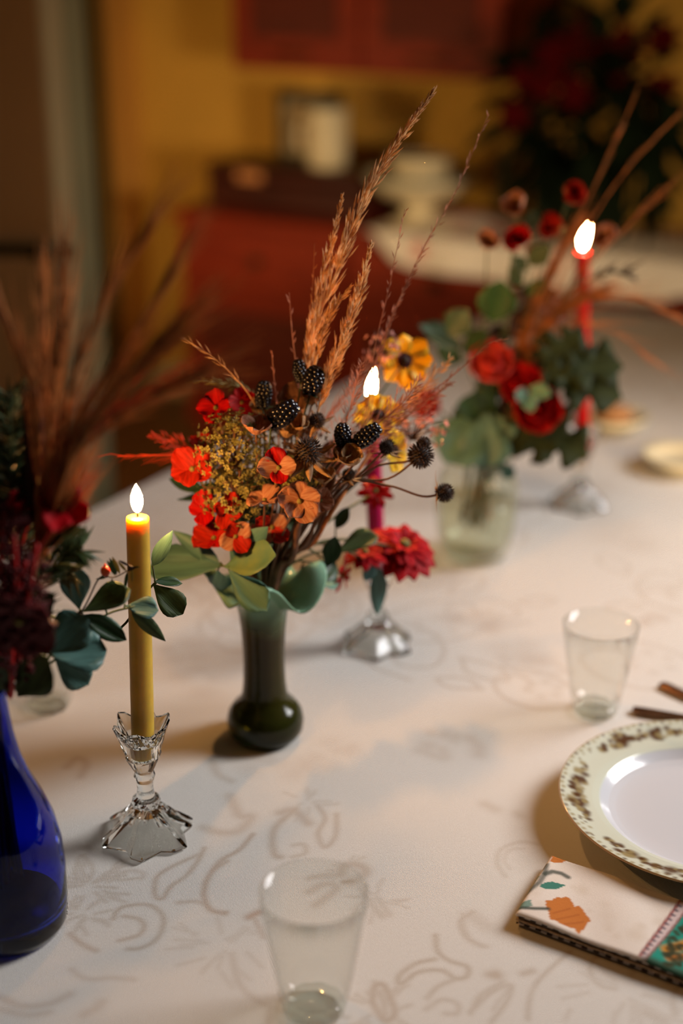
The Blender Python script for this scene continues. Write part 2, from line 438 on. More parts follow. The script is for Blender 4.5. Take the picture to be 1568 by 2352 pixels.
for k, (zz, hh) in enumerate(((1.62, .18), (.72, .34))):
    bevel(MB().obox(c0 + lv * (hw + .02) - ev * .006 + UP * zz, lv * (hw - .13), ev * .008, UP * hh).build('door_panel', M_DOOR, door, smooth=False), .006)
hp = P(100, 580, 2.69)
hm = MB().tube([hp + lv * .045 , hp, hp - lv * .03], [.010, .013, .012], 10)
hm.tube([hp, hp + ev * .05], .008, 8); hm.ball(hp, .022, 12, 8)
hm.tube([hp - lv * .03, hp - lv * .055], [.012, .014], 10)
hh = hm.build('door_handle', M_BRONZE, door)
hq = P(25, 575, 2.68)
bevel(MB().obox(hq + ev * .004, lv * .052, ev * .006, UP * .012).build('towel_rail', M_BRONZE, door, smooth=False), .004)

# dresser ------------------------------------------------------------------
ZT = F(425, 482, YF).z                    # its top
xd0 = F(414, 700, YF).x; xd1 = .32
M_MAH = wood_mat('mahogany', (.15, .013, .004), (.25, .027, .007), .55, 'X', 4)
M_MAHD = wood_mat('dark_mahogany', (.075, .012, .006), (.12, .019, .009), .6, 'X', 4)
dr = thing('dresser', 'long red mahogany dresser against the back wall', 'dresser', ((xd0 + xd1) / 2, YF + .24, 0))
bevel(MB().box((xd0, YF + .02, .09), (xd1, YW - .03, ZT - .028)).build('body', M_MAH, dr, smooth=False), .004)
bevel(MB().box((xd0 - .02, YF - .015, ZT - .028), (xd1 + .02, YW - .02, ZT)).build('top', M_MAH, dr, smooth=False), .008)
nb = 5; wb = (xd1 - xd0) / nb
for i in range(nb):
    a = xd0 + i * wb + .012; b = xd0 + (i + 1) * wb - .012
    d1 = bevel(MB().box((a, YF, ZT - .205), (b, YF + .02, ZT - .045)).build('drawer', M_MAH, dr, smooth=False), .004)
    MB().ball(((a + b) / 2, YF - .018, ZT - .125), .016, 10, 7).tube([((a + b) / 2, YF, ZT - .125), ((a + b) / 2, YF - .018, ZT - .125)], .006, 8).build('knob', M_BRONZE, d1)
    d2 = bevel(MB().box((a, YF, .11), (b, YF + .02, ZT - .225)).build('cabinet_door', M_MAH, dr, smooth=False), .004)
    bevel(MB().box((a + .06, YF - .006, .17), (b - .06, YF, ZT - .285)).build('raised_panel', M_MAHD, d2, smooth=False), .008)
for sx in (xd0 + .03, xd1 - .09):
    for yy in (YF + .04, YW - .1):
        MB().lathe([(.02, 0), (.028, .02), (.022, .05), (.034, .09)], 12, (sx + .03, yy, 0)).build('foot', M_MAH, dr)

# wall cabinet ---------------------------------------------------------------
YC = YW - .34
cl = F(536, 155, YC); cr = F(1165, 205, YC)
zb = cl.z
wc = thing('wall_cabinet', 'dark red wooden cabinet hung on the back wall above the dresser', 'cabinet', ((cl.x + cr.x) / 2, YC + .17, zb))
bevel(MB().box((cl.x, YC, zb), (cr.x, YW - .002, 2.3)).build('body', M_MAH, wc, smooth=False), .005)
mid = (cl.x + cr.x) / 2
for a, b in ((cl.x + .012, mid - .004), (mid + .004, cr.x - .012)):
    d = bevel(MB().box((a, YC - .02, zb + .015), (b, YC, 2.29)).build('cabinet_door', M_MAH, wc, smooth=False), .004)
    bevel(MB().box((a + .07, YC - .026, zb + .09), (b - .07, YC - .02, 2.2)).build('raised_panel', M_MAHD, d, smooth=False), .008)
    hx = (a + b) / 2
    MB().tube(smooth_path([(hx - .05, YC - .02, zb + .05), (hx - .045, YC - .04, zb + .05), (hx + .045, YC - .04, zb + .05), (hx + .05, YC - .02, zb + .05)]), .006, 8).build('pull_handle', M_BRONZE, d)

# box, frame, jar and bowls on the dresser -------------------------------------
bl = T(478, 470, z=ZT); bw = F(832, 470, bl.y).x - bl.x
bh = F(480, 372, bl.y).z - ZT
M_BOX = wood_mat('dark_box_wood', (.030, .006, .004), (.060, .011, .006), .4, 'X', 5)
bx = thing('wooden_box', 'dark wooden lidded box on the left end of the dresser', 'box', (bl.x + bw / 2, bl.y + .12, ZT))
bevel(MB().box((bl.x, bl.y, ZT + .001), (bl.x + bw, bl.y + .24, ZT + bh * .66)).build('body', M_BOX, bx, smooth=False), .006)
bevel(MB().box((bl.x - .005, bl.y - .005, ZT + bh * .68), (bl.x + bw + .005, bl.y + .245, ZT + bh)).build('lid', M_BOX, bx, smooth=False), .01)
lp = F(575, 402, bl.y)
bevel(MB().box((lp.x - .045, bl.y - .010, lp.z - .018), (lp.x + .045, bl.y - .0045, lp.z + .016)).build('label_plate', pm('aged_brass', (.50, .22, .08), .4, .2, 30, metal=.2), bx, smooth=False, label='tan oblong plate on the box front'), .004)
zt = ZT + bh
fy = bl.y + .15
f0 = F(640, 330, fy); f1 = F(780, 330, fy); fz = F(700, 208, fy).z
fr = thing('picture_frame', 'dark framed picture standing on the wooden box', 'picture frame', ((f0.x + f1.x) / 2, fy, zt))
t_ = .022
for a, b in (((f0.x, zt), (f0.x + t_, fz)), ((f1.x - t_, zt), (f1.x, fz)), ((f0.x, zt), (f1.x, zt + t_)), ((f0.x, fz - t_ * 1.6), (f1.x, fz))):
    bevel(MB().box((a[0], fy - .01, a[1] + .0015), (b[0], fy + .012, b[1])).build('frame_bar', M_WOOD_SHADE, fr, smooth=False), .003)
MB().box((f0.x + t_, fy, zt + t_), (f1.x - t_, fy + .008, fz - t_)).build('mat', pm('cream_card', (.45, .36, .22), .8, .05, 5), fr, smooth=False)
MB().box((f0.x + t_ + .025, fy - .002, zt + t_ + .02), (f1.x - t_ - .025, fy, fz - t_ * 2.4)).build('picture', pm('faded_brown_print', (.30, .20, .09), .8, .5, 25), fr, smooth=False)
mg = F(752, 335, bl.y + .07)
M_CREAM = pm('cream_glaze', (.66, .59, .40), .3, .05, 10, spec=.5)
mc = (mg.x, bl.y + .07, zt)
mh = F(752, 245, bl.y + .07).z - zt
mr_ = (F(790, 300, bl.y + .07).x - F(708, 300, bl.y + .07).x) / 2
mug = thing('cream_jar', 'cream ceramic mug standing in front of the dark framed picture', 'mug', mc)
MB().lathe([(mr_ * .7, .001), (mr_ * .95, .008), (mr_, mh * .3), (mr_ * .98, mh * .9), (mr_ * 1.02, mh), (mr_ * .92, mh), (mr_ * .88, mh * .3), (0, mh * .15)], 28, mc).build('body', M_CREAM, mug)
hpts = [Vector(mc) + Vector((-mr_ * k, 0, mh * zz)) for k, zz in ((.95, .75), (1.5, .72), (1.65, .5), (1.45, .28), (.97, .25))]
MB().tube(smooth_path(hpts), .008, 8).build('handle', M_CREAM, mug)

bc = F(965, 398, YF + .17); bcz = ZT + .0065; bhh = bc.z - bcz
br = (F(1078, 400, bc.y).x - F(850, 400, bc.y).x) / 2
bwl = thing('cream_bowl', 'wide cream footed bowl on the dresser beside the wooden box', 'bowl', (bc.x, bc.y, bcz))
z1 = bhh - .075
MB().lathe([(br * .46, .0005), (br * .48, .008), (br * .30, .02), (br * .26, z1 * .6), (br * .34, z1), (br * .70, z1 + .018), (br * .95, z1 + .055), (br, bhh), (br * .95, bhh - .002), (br * .88, z1 + .056), (br * .64, z1 + .024), (0, z1 + .012)], 40, (bc.x, bc.y, bcz)).build('body', M_CREAM, bwl)
MB().lathe([(br * 1.0, bhh - .008), (br * 1.012, bhh - .004), (br * 1.006, bhh + .002), (br * .955, bhh - .0005)], 40, (bc.x, bc.y, bcz), closed=True).build('rim_band', pm('blue_grey_glaze', (.22, .30, .28), .3, .1, 10), bwl, label='blue-grey band round the rim')
b2 = br * .58
sb = thing('small_bowl', 'small cream bowl stacked in the wide cream bowl', 'bowl', (bc.x, bc.y, bcz + bhh - .003))
MB().lathe([(b2 * .5, -.055), (b2 * .8, -.015), (b2, .045), (b2 * 1.02, .052), (b2 * .94, .05), (b2 * .6, -.01), (0, -.04)], 32, (bc.x, bc.y, bcz + bhh - .003)).build('body', M_CREAM, sb)

# runner with pink flowers draped over the dresser ------------------------------
hem = [(838, 512), (868, 560), (905, 598), (960, 622), (1050, 632), (1180, 655), (1290, 668), (1400, 690), (1500, 700), (1568, 682), (1700, 690)]
hx_ = [F(x, y, YF - .03).x for x, y in hem]; hz_ = [F(x, y, YF - .03).z for x, y in hem]
nu, nv = 150, 70
xs = np.linspace(hx_[0], hx_[-1], nu)
hz = np.minimum(np.interp(xs, hx_, hz_), ZT - .003)
V = np.zeros((nu, nv, 3))
for i, x in enumerate(xs):
    drop = ZT - hz[i]; Lb = .40
    tot = Lb + drop
    for j in range(nv):
        s = tot * j / (nv - 1); wv = .5 + .5 * math.sin(x * 26 + 2 * math.sin(x * 7)); w2 = .5 + .5 * math.sin(x * 13 + 5)
        if s < Lb:
            y = YW - .09 - s
            bump = .034 * math.exp(-((x - F(1095, 450, YF + .25).x) / .10) ** 2 - ((y - (YF + .2)) / .09) ** 2)
            bump += .03 * math.exp(-((x - F(1500, 470, YF + .2).x) / .18) ** 2 - ((y - (YF + .14)) / .1) ** 2)
            V[i, j] = (x, y - .08 * 0, ZT + .004 + bump + .004 * wv * (1 if y < YF + .3 else .3))
            V[i, j, 1] = YF - .025 + (Lb - s) * (YW - .09 - (YF - .025)) / Lb
        else:
            q = s - Lb
            V[i, j] = (x, YF - .027 - .025 * wv * min(1, q / .12) - .012 * w2 * min(1, q / .1), ZT + .004 - q)
pk = np.array([[.52, .08, .10], [.45, .10, .20], [.55, .10, .07]])
Vf = V.reshape(-1, 3); colr = np.tile(np.array([.80, .75, .66]), (len(Vf), 1))
r_ = np.random.RandomState(3)
spots = []
for (x, y, s, c) in ((1035, 508, .085, 0), (1095, 500, .085, 1), (1000, 505, .05, 0), (1075, 520, .06, 1), (1150, 540, .04, 0), (1540, 520, .09, 2), (1500, 515, .06, 2), (1560, 530, .07, 2), (1440, 525, .03, 2), (960, 575, .025, 2), (1060, 545, .03, 0)):
    p = F(x, y, YF - .04)
    if p.z > ZT: p = T(x, y, z=ZT)
    spots.append((np.array(p), s, c))
for p, s, c in spots:
    d = np.where(Vf[:, 2] > ZT - .002, np.hypot(Vf[:, 0] - p[0], Vf[:, 1] - p[1]) if p[2] > ZT - .004 else 9, np.linalg.norm(Vf - p, axis=1)); ang = np.arctan2(Vf[:, 0] - p[0], Vf[:, 2] - p[2] + Vf[:, 1] - p[1])
    k = np.clip(1.6 - d / (s * (.9 + .2 * np.cos(5 * ang))), 0, 1)[:, None] * .9
    colr = colr * (1 - k) + pk[c] * k
M_RUN = attr_mat('floral_runner_cloth', 'print', .8, .1, 300)
run = grid_obj('runner_cloth', Vf, nu, nv, M_RUN, None, 'print', colr)
md = run.modifiers.new('solid', 'SOLIDIFY'); md.thickness = .002
tag(run, 'white cloth with pink flowers draped over the right of the dresser', 'cloth'); rebase(run, (xs.mean(), YF + .15, ZT))

# potted plant on the dresser ---------------------------------------------------
pc = T(1420, 470, z=ZT); pc = Vector((pc.x + .05, YF + .24, ZT + .01))
pl = thing('potted_plant', 'big dark potted plant with dull red blooms on the dresser', 'plant', pc)
MB().lathe([(.075, 0), (.085, .005), (.115, .14), (.12, .16), (.108, .16), (.10, .13), (0, .13)], 28, pc).build('pot', pm('dark_clay_pot', (.05, .02, .012), .6, .2, 20), pl)
M_PLEAF = pm('dark_plant_leaf', (.007, .014, .004), .7, .4, 25, .1, spec=.12)
M_PBRACT = pm('dull_red_bract', (.060, .0015, .002), .8, .35, 30, .1, spec=.04)
L_PL = blade('leaf', W_OVAL, M_PLEAF, fold=.3, bend=-.15, ruffle=.04, seed=3)
L_PB = blade('bract', W_OVAL, M_PBRACT, fold=.25, bend=-.12, seed=4)
ctr = P(1405, 262, 3.62)
st = MB()
r2 = random.Random(5)
for k in range(7):
    e = ctr + Vector((r2.uniform(-.22, .22), r2.uniform(-.08, .12), r2.uniform(-.15, .12)))
    st.tube(smooth_path([pc + UP * .13 + Vector((r2.uniform(-.05, .05), r2.uniform(-.05, .05), 0)), pc.lerp(e, .5) + UP * .08, e]), .006, 6)
st.build('stem', M_GSTEM, pl)
for k in range(290):
    d = Vector((r2.gauss(0, 1), r2.gauss(0, 1), r2.gauss(0, 1))).normalized()
    p = ctr + Vector((d.x * .26, d.y * .15, d.z * .23)) * r2.uniform(.35, 1.0)
    if p.y > YC - .16: p.y = YC - .16 - r2.uniform(0, .06)
    if p.z < ZT + .13: p.z = ZT + .13 + r2.uniform(0, .05)
    out = (d + Vector((0, -.3, -.25)) + Vector((r2.uniform(-.5, .5),) * 3)).normalized()
    inst('leaf', L_PL, pl, p, out, UP + d, r2.uniform(.09, .14))
for (x, y, s) in ((1180, 265, .05), (1320, 215, .05), (1432, 200, .045), (1512, 212, .06), (1270, 130, .06), (1350, 95, .07), (1430, 110, .07), (1520, 90, .06), (1250, 200, .045), (1200, 180, .04)):
    p = P(x, y, 3.40)
    for k in range(7):
        a = 2 * PI * k / 7 + r2.uniform(-.2, .2)
        dr_ = (RIGHT * math.cos(a) + UP * math.sin(a)) + TOCAM * .35
        inst('bract', L_PB, pl, p, dr_, TOCAM, s * r2.uniform(.8, 1.1))

# ------------------------------------------------------------------ table and cloth
X0, X1, Y0, Y1 = -1.31, -.09, .12, 3.04
tb = thing('dining_table', 'long dining table under the cream patterned cloth', 'table', ((X0 + X1) / 2, (Y0 + Y1) / 2, 0))
M_TWOOD = wood_mat('table_wood', (.12, .05, .02), (.2, .09, .035), .4, 'Y')
bevel(MB().box((X0 + .006, Y0 + .006, TABLE_Z - .034), (X1 - .006, Y1 - .006, TABLE_Z - .003)).build('tabletop', M_TWOOD, tb, smooth=False), .004)
for sx in (X0 + .09, X1 - .09):
    for sy in (Y0 + .1, Y1 - .1):
        MB().lathe([(.022, 0), (.026, .02), (.034, .45), (.028, .55), (.04, .6), (.04, TABLE_Z - .034)], 16, (sx, sy, 0)).build('leg', M_TWOOD, tb)

ys = [Y0]
while ys[-1] < Y1:
    y = ys[-1]; ys.append(y + (.0085 if y < .5 else .0025 if y < 1.75 else .0025 + (y - 1.75) * .006))
ys[-1] = Y1; ys = np.array(ys)
gx = np.arange(X0, X1, .0026); gx[-1] = X1
GU, GV = len(gx), len(ys)
pat = np.zeros((GU, GV)); patw = np.zeros((GU, GV))
def splat(poly, w=.0026, a=1.0, warm=0.0):
    p = np.array([(q[0], q[1]) for q in poly])
    seg = np.linalg.norm(np.diff(p, axis=0), axis=1)
    for i in range(len(seg)):
        n = max(1, int(seg[i] / .0015))
        for j in range(n):
            c = p[i] + (p[i + 1] - p[i]) * j / n
            dot(c, w, a, warm)
def dot(c, w, a=1.0, warm=0.0):
    i0, i1 = np.searchsorted(gx, [c[0] - 2.6 * w, c[0] + 2.6 * w]); j0, j1 = np.searchsorted(ys, [c[1] - 2.6 * w, c[1] + 2.6 * w])
    if i1 <= i0 or j1 <= j0: return
    dx = (gx[i0:i1, None] - c[0]); dy = (ys[None, j0:j1] - c[1])
    g = a * np.exp(-(dx * dx + dy * dy) / (w * w))
    sub = pat[i0:i1, j0:j1]; np.maximum(sub, g, out=sub)
    if warm:
        sub = patw[i0:i1, j0:j1]; np.maximum(sub, g * warm, out=sub)
def zz(pts, s, ox, oy): return [T(ox + x / s, oy + y / s) for x, y in pts]
def cs(pts): return [Vector(p) for p in smooth_path(pts, 8)]
A6 = (2.932, 0, 1550); A1 = (2.24, 460, 1700); A7 = (2.97, 1060, 1560)
strokes = [
 (A6, [(760, 1640), (790, 1580), (860, 1550), (1000, 1545), (1090, 1610), (1095, 1700), (1040, 1790), (940, 1840), (850, 1845)], .0026, .75, .2),
 (A6, [(830, 1620), (930, 1640), (970, 1690), (940, 1745), (890, 1765), (790, 1790)], .0026, .7, .3),
 (A6, [(740, 1340), (790, 1260), (880, 1225), (1000, 1195), (1130, 1180)], .0022, .6, 0),
 (A6, [(790, 1330), (880, 1310), (960, 1330), (950, 1370)], .003, .45, 0),
 (A6, [(1375, 1160), (1330, 1250), (1250, 1350), (1150, 1420), (1095, 1500), (1050, 1490), (1040, 1420), (1060, 1350), (1130, 1300), (1230, 1250), (1370, 1190)], .0026, .8, .25),
 (A6, [(1525, 1250), (1430, 1320), (1380, 1420), (1375, 1500), (1420, 1580), (1525, 1612)], .003, .85, .4),
 (A6, [(1200, 1530), (1330, 1525), (1420, 1570)], .003, .6, .3),
 (A6, [(470, 1740), (560, 1815), (660, 1860)], .003, .7, .6),
 (A6, [(0, 2170), (150, 2230), (330, 2215), (490, 2140)], .004, .5, .8), (A6, [(0, 2250), (180, 2290), (350, 2270)], .004, .45, .8),
 (A6, [(480, 1980), (540, 2030), (620, 2050), (760, 2040), (920, 2055)], .003, .4, .7),
 (A6, [(560, 2290), (640, 2250), (690, 2200)], .005, .4, .7),
 (A6, [(500, 1330), (545, 1210), (620, 1290), (590, 1380), (530, 1370), (510, 1320)], .0024, .6, 0),
 (A6, [(540, 1260), (560, 1320), (560, 1400)], .0022, .5, 0),
 (A6, [(450, 620), (520, 560), (580, 600), (540, 690)], .005, .5, .8),
 (A1, [(270, 480), (200, 560), (100, 620), (30, 720), (20, 800), (50, 870), (145, 888)], .0028, .85, .5),
 (A1, [(250, 910), (310, 880)], .0045, .9, .9), (A1, [(280, 920), (330, 1020)], .003, .6, .6),
 (A1, [(60, 100), (90, 170), (170, 210)], .005, .5, .2), (A1, [(150, 280), (200, 380), (260, 390), (200, 460), (100, 470), (0, 440)], .006, .5, .4),
 (A1, [(700, 380), (695, 490), (640, 550), (605, 480), (640, 400), (600, 330)], .003, .6, .3),
 (A1, [(490, 350), (390, 440), (370, 520), (385, 590), (415, 600)], .004, .7, .3), (A1, [(410, 370), (480, 360), (560, 430)], .006, .6, .4),
 (A1, [(470, 600), (540, 580), (530, 535), (470, 540)], .0028, .5, 0),
 (A1, [(560, 710), (640, 695), (720, 700)], .004, .5, 0), (A1, [(560, 780), (640, 740), (700, 760), (620, 830), (590, 850)], .005, .5, .3),
 (A1, [(720, 690), (740, 650), (800, 640), (850, 670), (820, 710), (760, 735)], .006, .65, .2), (A1, [(740, 730), (790, 725)], .004, .9, 0),
 (A1, [(870, 820), (900, 870), (940, 910)], .004, .45, 0), (A1, [(920, 820), (950, 870), (970, 900)], .004, .4, 0), (A1, [(800, 870), (830, 900)], .004, .4, 0),
 (A1, [(1210, 1000), (1220, 1080), (1280, 1130), (1370, 1160), (1370, 1210), (1310, 1220), (1240, 1180), (1120, 1190), (1030, 1250), (1025, 1205), (1110, 1145), (1220, 1120)], .0026, .75, 0),
 (A1, [(1310, 1225), (1220, 1265), (1160, 1330)], .0026, .6, 0), (A1, [(1160, 1380), (1240, 1330), (1320, 1350), (1320, 1400), (1250, 1400)], .0026, .5, 0),
 (A1, [(885, 1340), (895, 1265), (940, 1255), (975, 1320), (1000, 1400), (950, 1440), (900, 1370), (880, 1330)], .003, .8, .2), (A1, [(920, 1290), (945, 1350), (950, 1430)], .003, .6, .2),
 (A1, [(1400, 880), (1340, 930), (1370, 1010), (1460, 1060)], .003, .6, 0), (A1, [(1400, 900), (1480, 960)], .008, .35, 0),
 (A1, [(1390, 1400), (1440, 1310), (1568, 1230)], .0026, .55, 0), (A1, [(1490, 1200), (1530, 1210)], .005, .7, .2),
 (A1, [(160, 1100), (200, 1250), (280, 1330), (390, 1380), (500, 1420)], .003, .4, .2), (A1, [(360, 1380), (350, 1460)], .003, .5, .2),
 (A1, [(1130, 50), (1250, 90), (1240, 40)], .008, .35, .4), (A1, [(1400, 0), (1440, 60)], .007, .35, .5),
 (A7, [(300, 1340), (245, 1260), (265, 1160), (400, 1105), (530, 1120)], .0026, .4, 0), (A7, [(330, 1290), (290, 1230), (330, 1160), (420, 1150)], .002, .35, 0),
 (A7, [(740, 1850), (600, 1970), (500, 2080), (460, 2200), (450, 2330)], .0024, .6, 0),
 (A7, [(60, 2260), (200, 2130), (335, 2080), (300, 2200), (190, 2345)], .0024, .6, 0), (A7, [(330, 2090), (250, 2190), (210, 2260)], .002, .4, 0),
 (A7, [(960, 1860), (890, 1920), (880, 2000), (940, 2080), (1060, 2110)], .0026, .5, 0), (A7, [(740, 2250), (700, 2330)], .002, .4, 0),
 (A7, [(1509, 2060), (1440, 2170), (1460, 2300)], .003, .5, 0), (A7, [(1250, 2270), (1400, 2340)], .005, .4, 0),
 (A7, [(230, 2005), (240, 2015)], .0055, .8, .2), (A7, [(420, 2000), (490, 1980)], .004, .6, .2),
 (A7, [(10, 1600), (20, 1700), (80, 1790), (180, 1820)], .003, .45, 0), (A7, [(50, 400), (110, 450), (120, 520)], .009, .4, .7), (A7, [(160, 850), (240, 890)], .007, .4, .3), (A7, [(380, 910), (400, 930)], .006, .4, .2),
]
for (s, ox, oy), pts, w, a, wm in strokes:
    splat(cs(zz(pts, s, ox, oy)), w * 1.05, a, wm)
# hatched leaf sprays and flowers of the weave
def leaf_spray(x, y, n=9, sz=.018, a=.4, r=None):
    c = T(x, y)
    for k in range(n):
        an = r.uniform(0, 2 * PI); d = Vector((math.cos(an), math.sin(an), 0)); p = c + d * r.uniform(.2, 1.2) * sz
        b = r.uniform(-.6, .6); e = Vector((math.cos(an + b), math.sin(an + b), 0))
        splat([p, p + e * sz * .8], .0022, a, 0)
rp_ = random.Random(21)
for (x, y, n, s, a) in ((205, 2030, 26, .024, .55), (195, 2095, 16, .018, .5), (800, 2000, 14, .016, .4), (860, 2070, 14, .018, .35), (870, 2320, 20, .022, .5), (700, 1840, 12, .02, .35), (510, 2170, 20, .03, .3), (1430, 2270, 20, .03, .3)):
    leaf_spray(x, y, n, s, a, rp_)
# the same scrolls elsewhere on the cloth, looser
def scroll(c, an, s, a, warm):
    d = lambda u, v: Vector((c[0] + s * (u * math.cos(an) - v * math.sin(an)), c[1] + s * (u * math.sin(an) + v * math.cos(an)), 0))
    splat(cs([d(-1, 0), d(-.5, .45), (d(.2, .5)), d(.7, .1), d(.5, -.35), d(.1, -.3), d(.05, .02)]), .003, a, warm)
    splat(cs([d(-1, 0), d(-.9, -.5), d(-.3, -.8), d(.4, -.75), d(1, -.4)]), .003, a, warm)
    splat(cs([d(.6, .6), d(1.1, .5), d(1.5, .9), d(1.1, 1.0), d(.6, .6)]), .003, a, warm)
    for k in range(6):
        t = 2 * PI * k / 6; dot(d(-.2 + .3 * math.cos(t), -.3 + .3 * math.sin(t)), .007, a * .7, warm)
for k in range(70):
    y = rp_.uniform(1.28, 3.0); x = rp_.uniform(X0 + .05, X1 - .05)
    scroll((x, y), rp_.uniform(0, 6.3), rp_.uniform(.05, .085), rp_.uniform(.35, .6), rp_.uniform(0, .5))
for k in range(14):
    scroll((rp_.uniform(X0, X1), rp_.uniform(Y0, .62)), rp_.uniform(0, 6.3), .07, .5, .1)
for (x, y, r0, a, wm) in ((1100, 1420, .03, .5, .9), (1190, 1500, .03, .4, .9), (430, 1510, .035, .35, 1), (480, 1560, .03, .4, 1), (760, 1740, .03, .35, 1), (650, 1745, .03, .3, .9), (770, 1400, .02, .55, .5), (1010, 1700, .02, .4, .4), (1520, 1425, .02, .5, .7), (1280, 1110, .06, .5, .5), (1180, 1090, .05, .4, .5), (1420, 1200, .07, .35, .5)):
    for k in range(7):
        c = T(x, y); dot((c.x + rp_.uniform(-1, 1) * r0, c.y + rp_.uniform(-1, 1) * r0), r0 * rp_.uniform(.35, .7), a * rp_.uniform(.5, 1), wm)
base = np.array([.69, .655, .60]); ink = np.array([.36, .255, .155]); inkw = np.array([.40, .19, .09])
pt_ = pat[..., None] * .68; pw = patw[..., None]
cc = base * (1 - pt_) + (ink * (1 - pw) + inkw * pw) * pt_
GX, GY = np.meshgrid(gx, ys, indexing='ij')
GZ = TABLE_Z + .0006 * np.sin(GX * 17 + 2 * np.sin(GY * 5)) - .0006
VV = np.stack([GX, GY, GZ], -1).reshape(-1, 3)
tc_root = thing('tablecloth', 'cream tablecloth woven with tan paisley scrolls over the dining table', 'tablecloth', ((X0 + X1) / 2, (Y0 + Y1) / 2, TABLE_Z))
M_CLOTH = attr_mat('paisley_cloth', 'weave', .85, .35, 500, spec=.15, weave=420)
cl_ = grid_obj('cloth_top', VV, GU, GV, M_CLOTH, tc_root, 'weave', cc.reshape(-1, 3))
M_CLOTHP = pm('cream_cloth', (.68, .62, .56), .85, .1, 40, bump=.1)
dropm = MB()
def skirt(p, q, out):
    n = int((q - p).length / .02); base = len(dropm.v)
    for i in range(n + 1):
        c = p.lerp(q, i / n)
        for j in range(7):
            f = j / 6; w = .5 + .5 * math.sin(i * .75 + math.sin(i * .2) * 2)
            e = .004 * min(j, 1) + .05 * w * f + .01 * f
            dropm.v.append(tuple(c + out * e - UP * (.27 * f + (.0012 if j == 0 else .006))))
    for i in range(n):
        for j in range(6):
            a = base + i * 7 + j; dropm.f.append((a, a + 1, a + 8, a + 7))
A, Bq, Cq, Dq = Vector((X0, Y0, TABLE_Z)), Vector((X1, Y0, TABLE_Z)), Vector((X1, Y1, TABLE_Z)), Vector((X0, Y1, TABLE_Z))
skirt(A, Bq, Vector((0, -1, 0))); skirt(Bq, Cq, Vector((1, 0, 0))); skirt(Cq, Dq, Vector((0, 1, 0))); skirt(Dq, A, Vector((-1, 0, 0)))
dropm.build('cloth_drop', M_CLOTHP, tc_root)

# ------------------------------------------------------------------ vases
class Vase: pass
VB, VG, VC = Vase(), Vase(), Vase()
pb = T(26, 2128); pg = T(610, 1688); pcv = T(1090, 1278)
def setv(v, p, mouth_h, mr, br): v.c = Vector((p.x, p.y, TABLE_Z)); v.mouth = v.c + UP * mouth_h; v.mr = mr; v.br = br
setv(VB, pb, .228, .009, .016); setv(VG, pg, .165, .014, .012); setv(VC, pcv, .135, .024, .024)
YB, YG, YC_ = .992, 1.307, 1.77
# cobalt bottle
M_COBALT = glass_mat('cobalt_glass', (.035, .080, .68), .03, 1.32)
bo = [(.030, .0006), (.044, .003), (.0485, .012), (.0495, .03), (.0500, .06), (.0485, .085), (.044, .108), (.036, .130), (.0275, .150), (.0215, .170), (.0180, .190), (.0160, .210), (.0155, .224), (.0178, .227), (.0178, .234), (.0150, .236)]
bi = [(.0125, .235), (.0125, .215), (.0145, .190), (.018, .170), (.024, .150), (.0325, .130), (.0405, .108), (.045, .085), (.0465, .06), (.046, .03), (.044, .022), (.028, .018), (0.0001, .016)]
vb = thing('blue_bottle_vase', 'cobalt blue glass bottle vase at the left edge of the table', 'vase', VB.c)
MB().lathe(bo + bi, 56, VB.c).build('bottle', M_COBALT, vb)
MB().lathe([(.0001, .0165), (.0275, .0185), (.0438, .0225), (.0452, .026), (.0001, .026)], 40, VB.c).build('water', pm('dark_water', (.002, .003, .006), .4, .1, 20, spec=.1), vb, label='dark water low in the bottle')
# green ruffled vase
m, t, b = nt('green_vase_glass'); N, L = t.nodes, t.links
tcn = N.new('ShaderNodeTexCoord'); sx_ = N.new('ShaderNodeSeparateXYZ'); L.new(tcn.outputs['Object'], sx_.inputs[0])
mr1 = N.new('ShaderNodeMapRange'); mr1.inputs['From Max'].default_value = .2; L.new(sx_.outputs['Z'], mr1.inputs['Value'])
no = N.new('ShaderNodeTexNoise'); no.inputs['Scale'].default_value = 22; L.new(tcn.outputs['Object'], no.inputs[0])
ad = N.new('ShaderNodeMath'); ad.operation = 'MULTIPLY_ADD'; ad.inputs[1].default_value = .16; L.new(no.outputs['Fac'], ad.inputs[0]); L.new(mr1.outputs[0], ad.inputs[2])
rp = N.new('ShaderNodeValToRGB'); els = rp.color_ramp.elements
els[0].position = .15; els[0].color = (.014, .024, .004, 1); els[1].position = 1.0; els[1].color = (.25, .45, .30, 1)
for p_, c_ in ((.30, (.050, .050, .008)), (.5, (.075, .056, .009)), (.69, (.070, .050, .011)), (.77, (.12, .15, .065)), (.86, (.18, .32, .19))):
    e = els.new(p_); e.color = (*c_, 1)
L.new(ad.outputs[0], rp.inputs[0]); L.new(rp.outputs[0], b.inputs['Base Color'])
mr2 = N.new('ShaderNodeMapRange'); mr2.inputs['From Min'].default_value = .68; mr2.inputs['From Max'].default_value = .95; mr2.inputs['To Min'].default_value = .55; mr2.inputs['To Max'].default_value = .12
L.new(ad.outputs[0], mr2.inputs['Value']); L.new(mr2.outputs[0], b.inputs['Transmission Weight'])
b.inputs['Roughness'].default_value = .14; b.inputs['IOR'].default_value = 1.34
vg = thing('green_ruffled_vase', 'dark green glass vase with bulbous foot and ruffled sage rim', 'vase', VG.c)
go = [(.0001, .0006), (.028, .0008), (.035, .003), (.0395, .010), (.0405, .020), (.0385, .030), (.033, .038), (.0265, .044), (.0235, .052), (.0222, .065), (.0215, .085), (.0218, .105), (.0228, .125), (.0250, .145), (.029, .160), (.036, .172), (.046, .180), (.058, .183)]
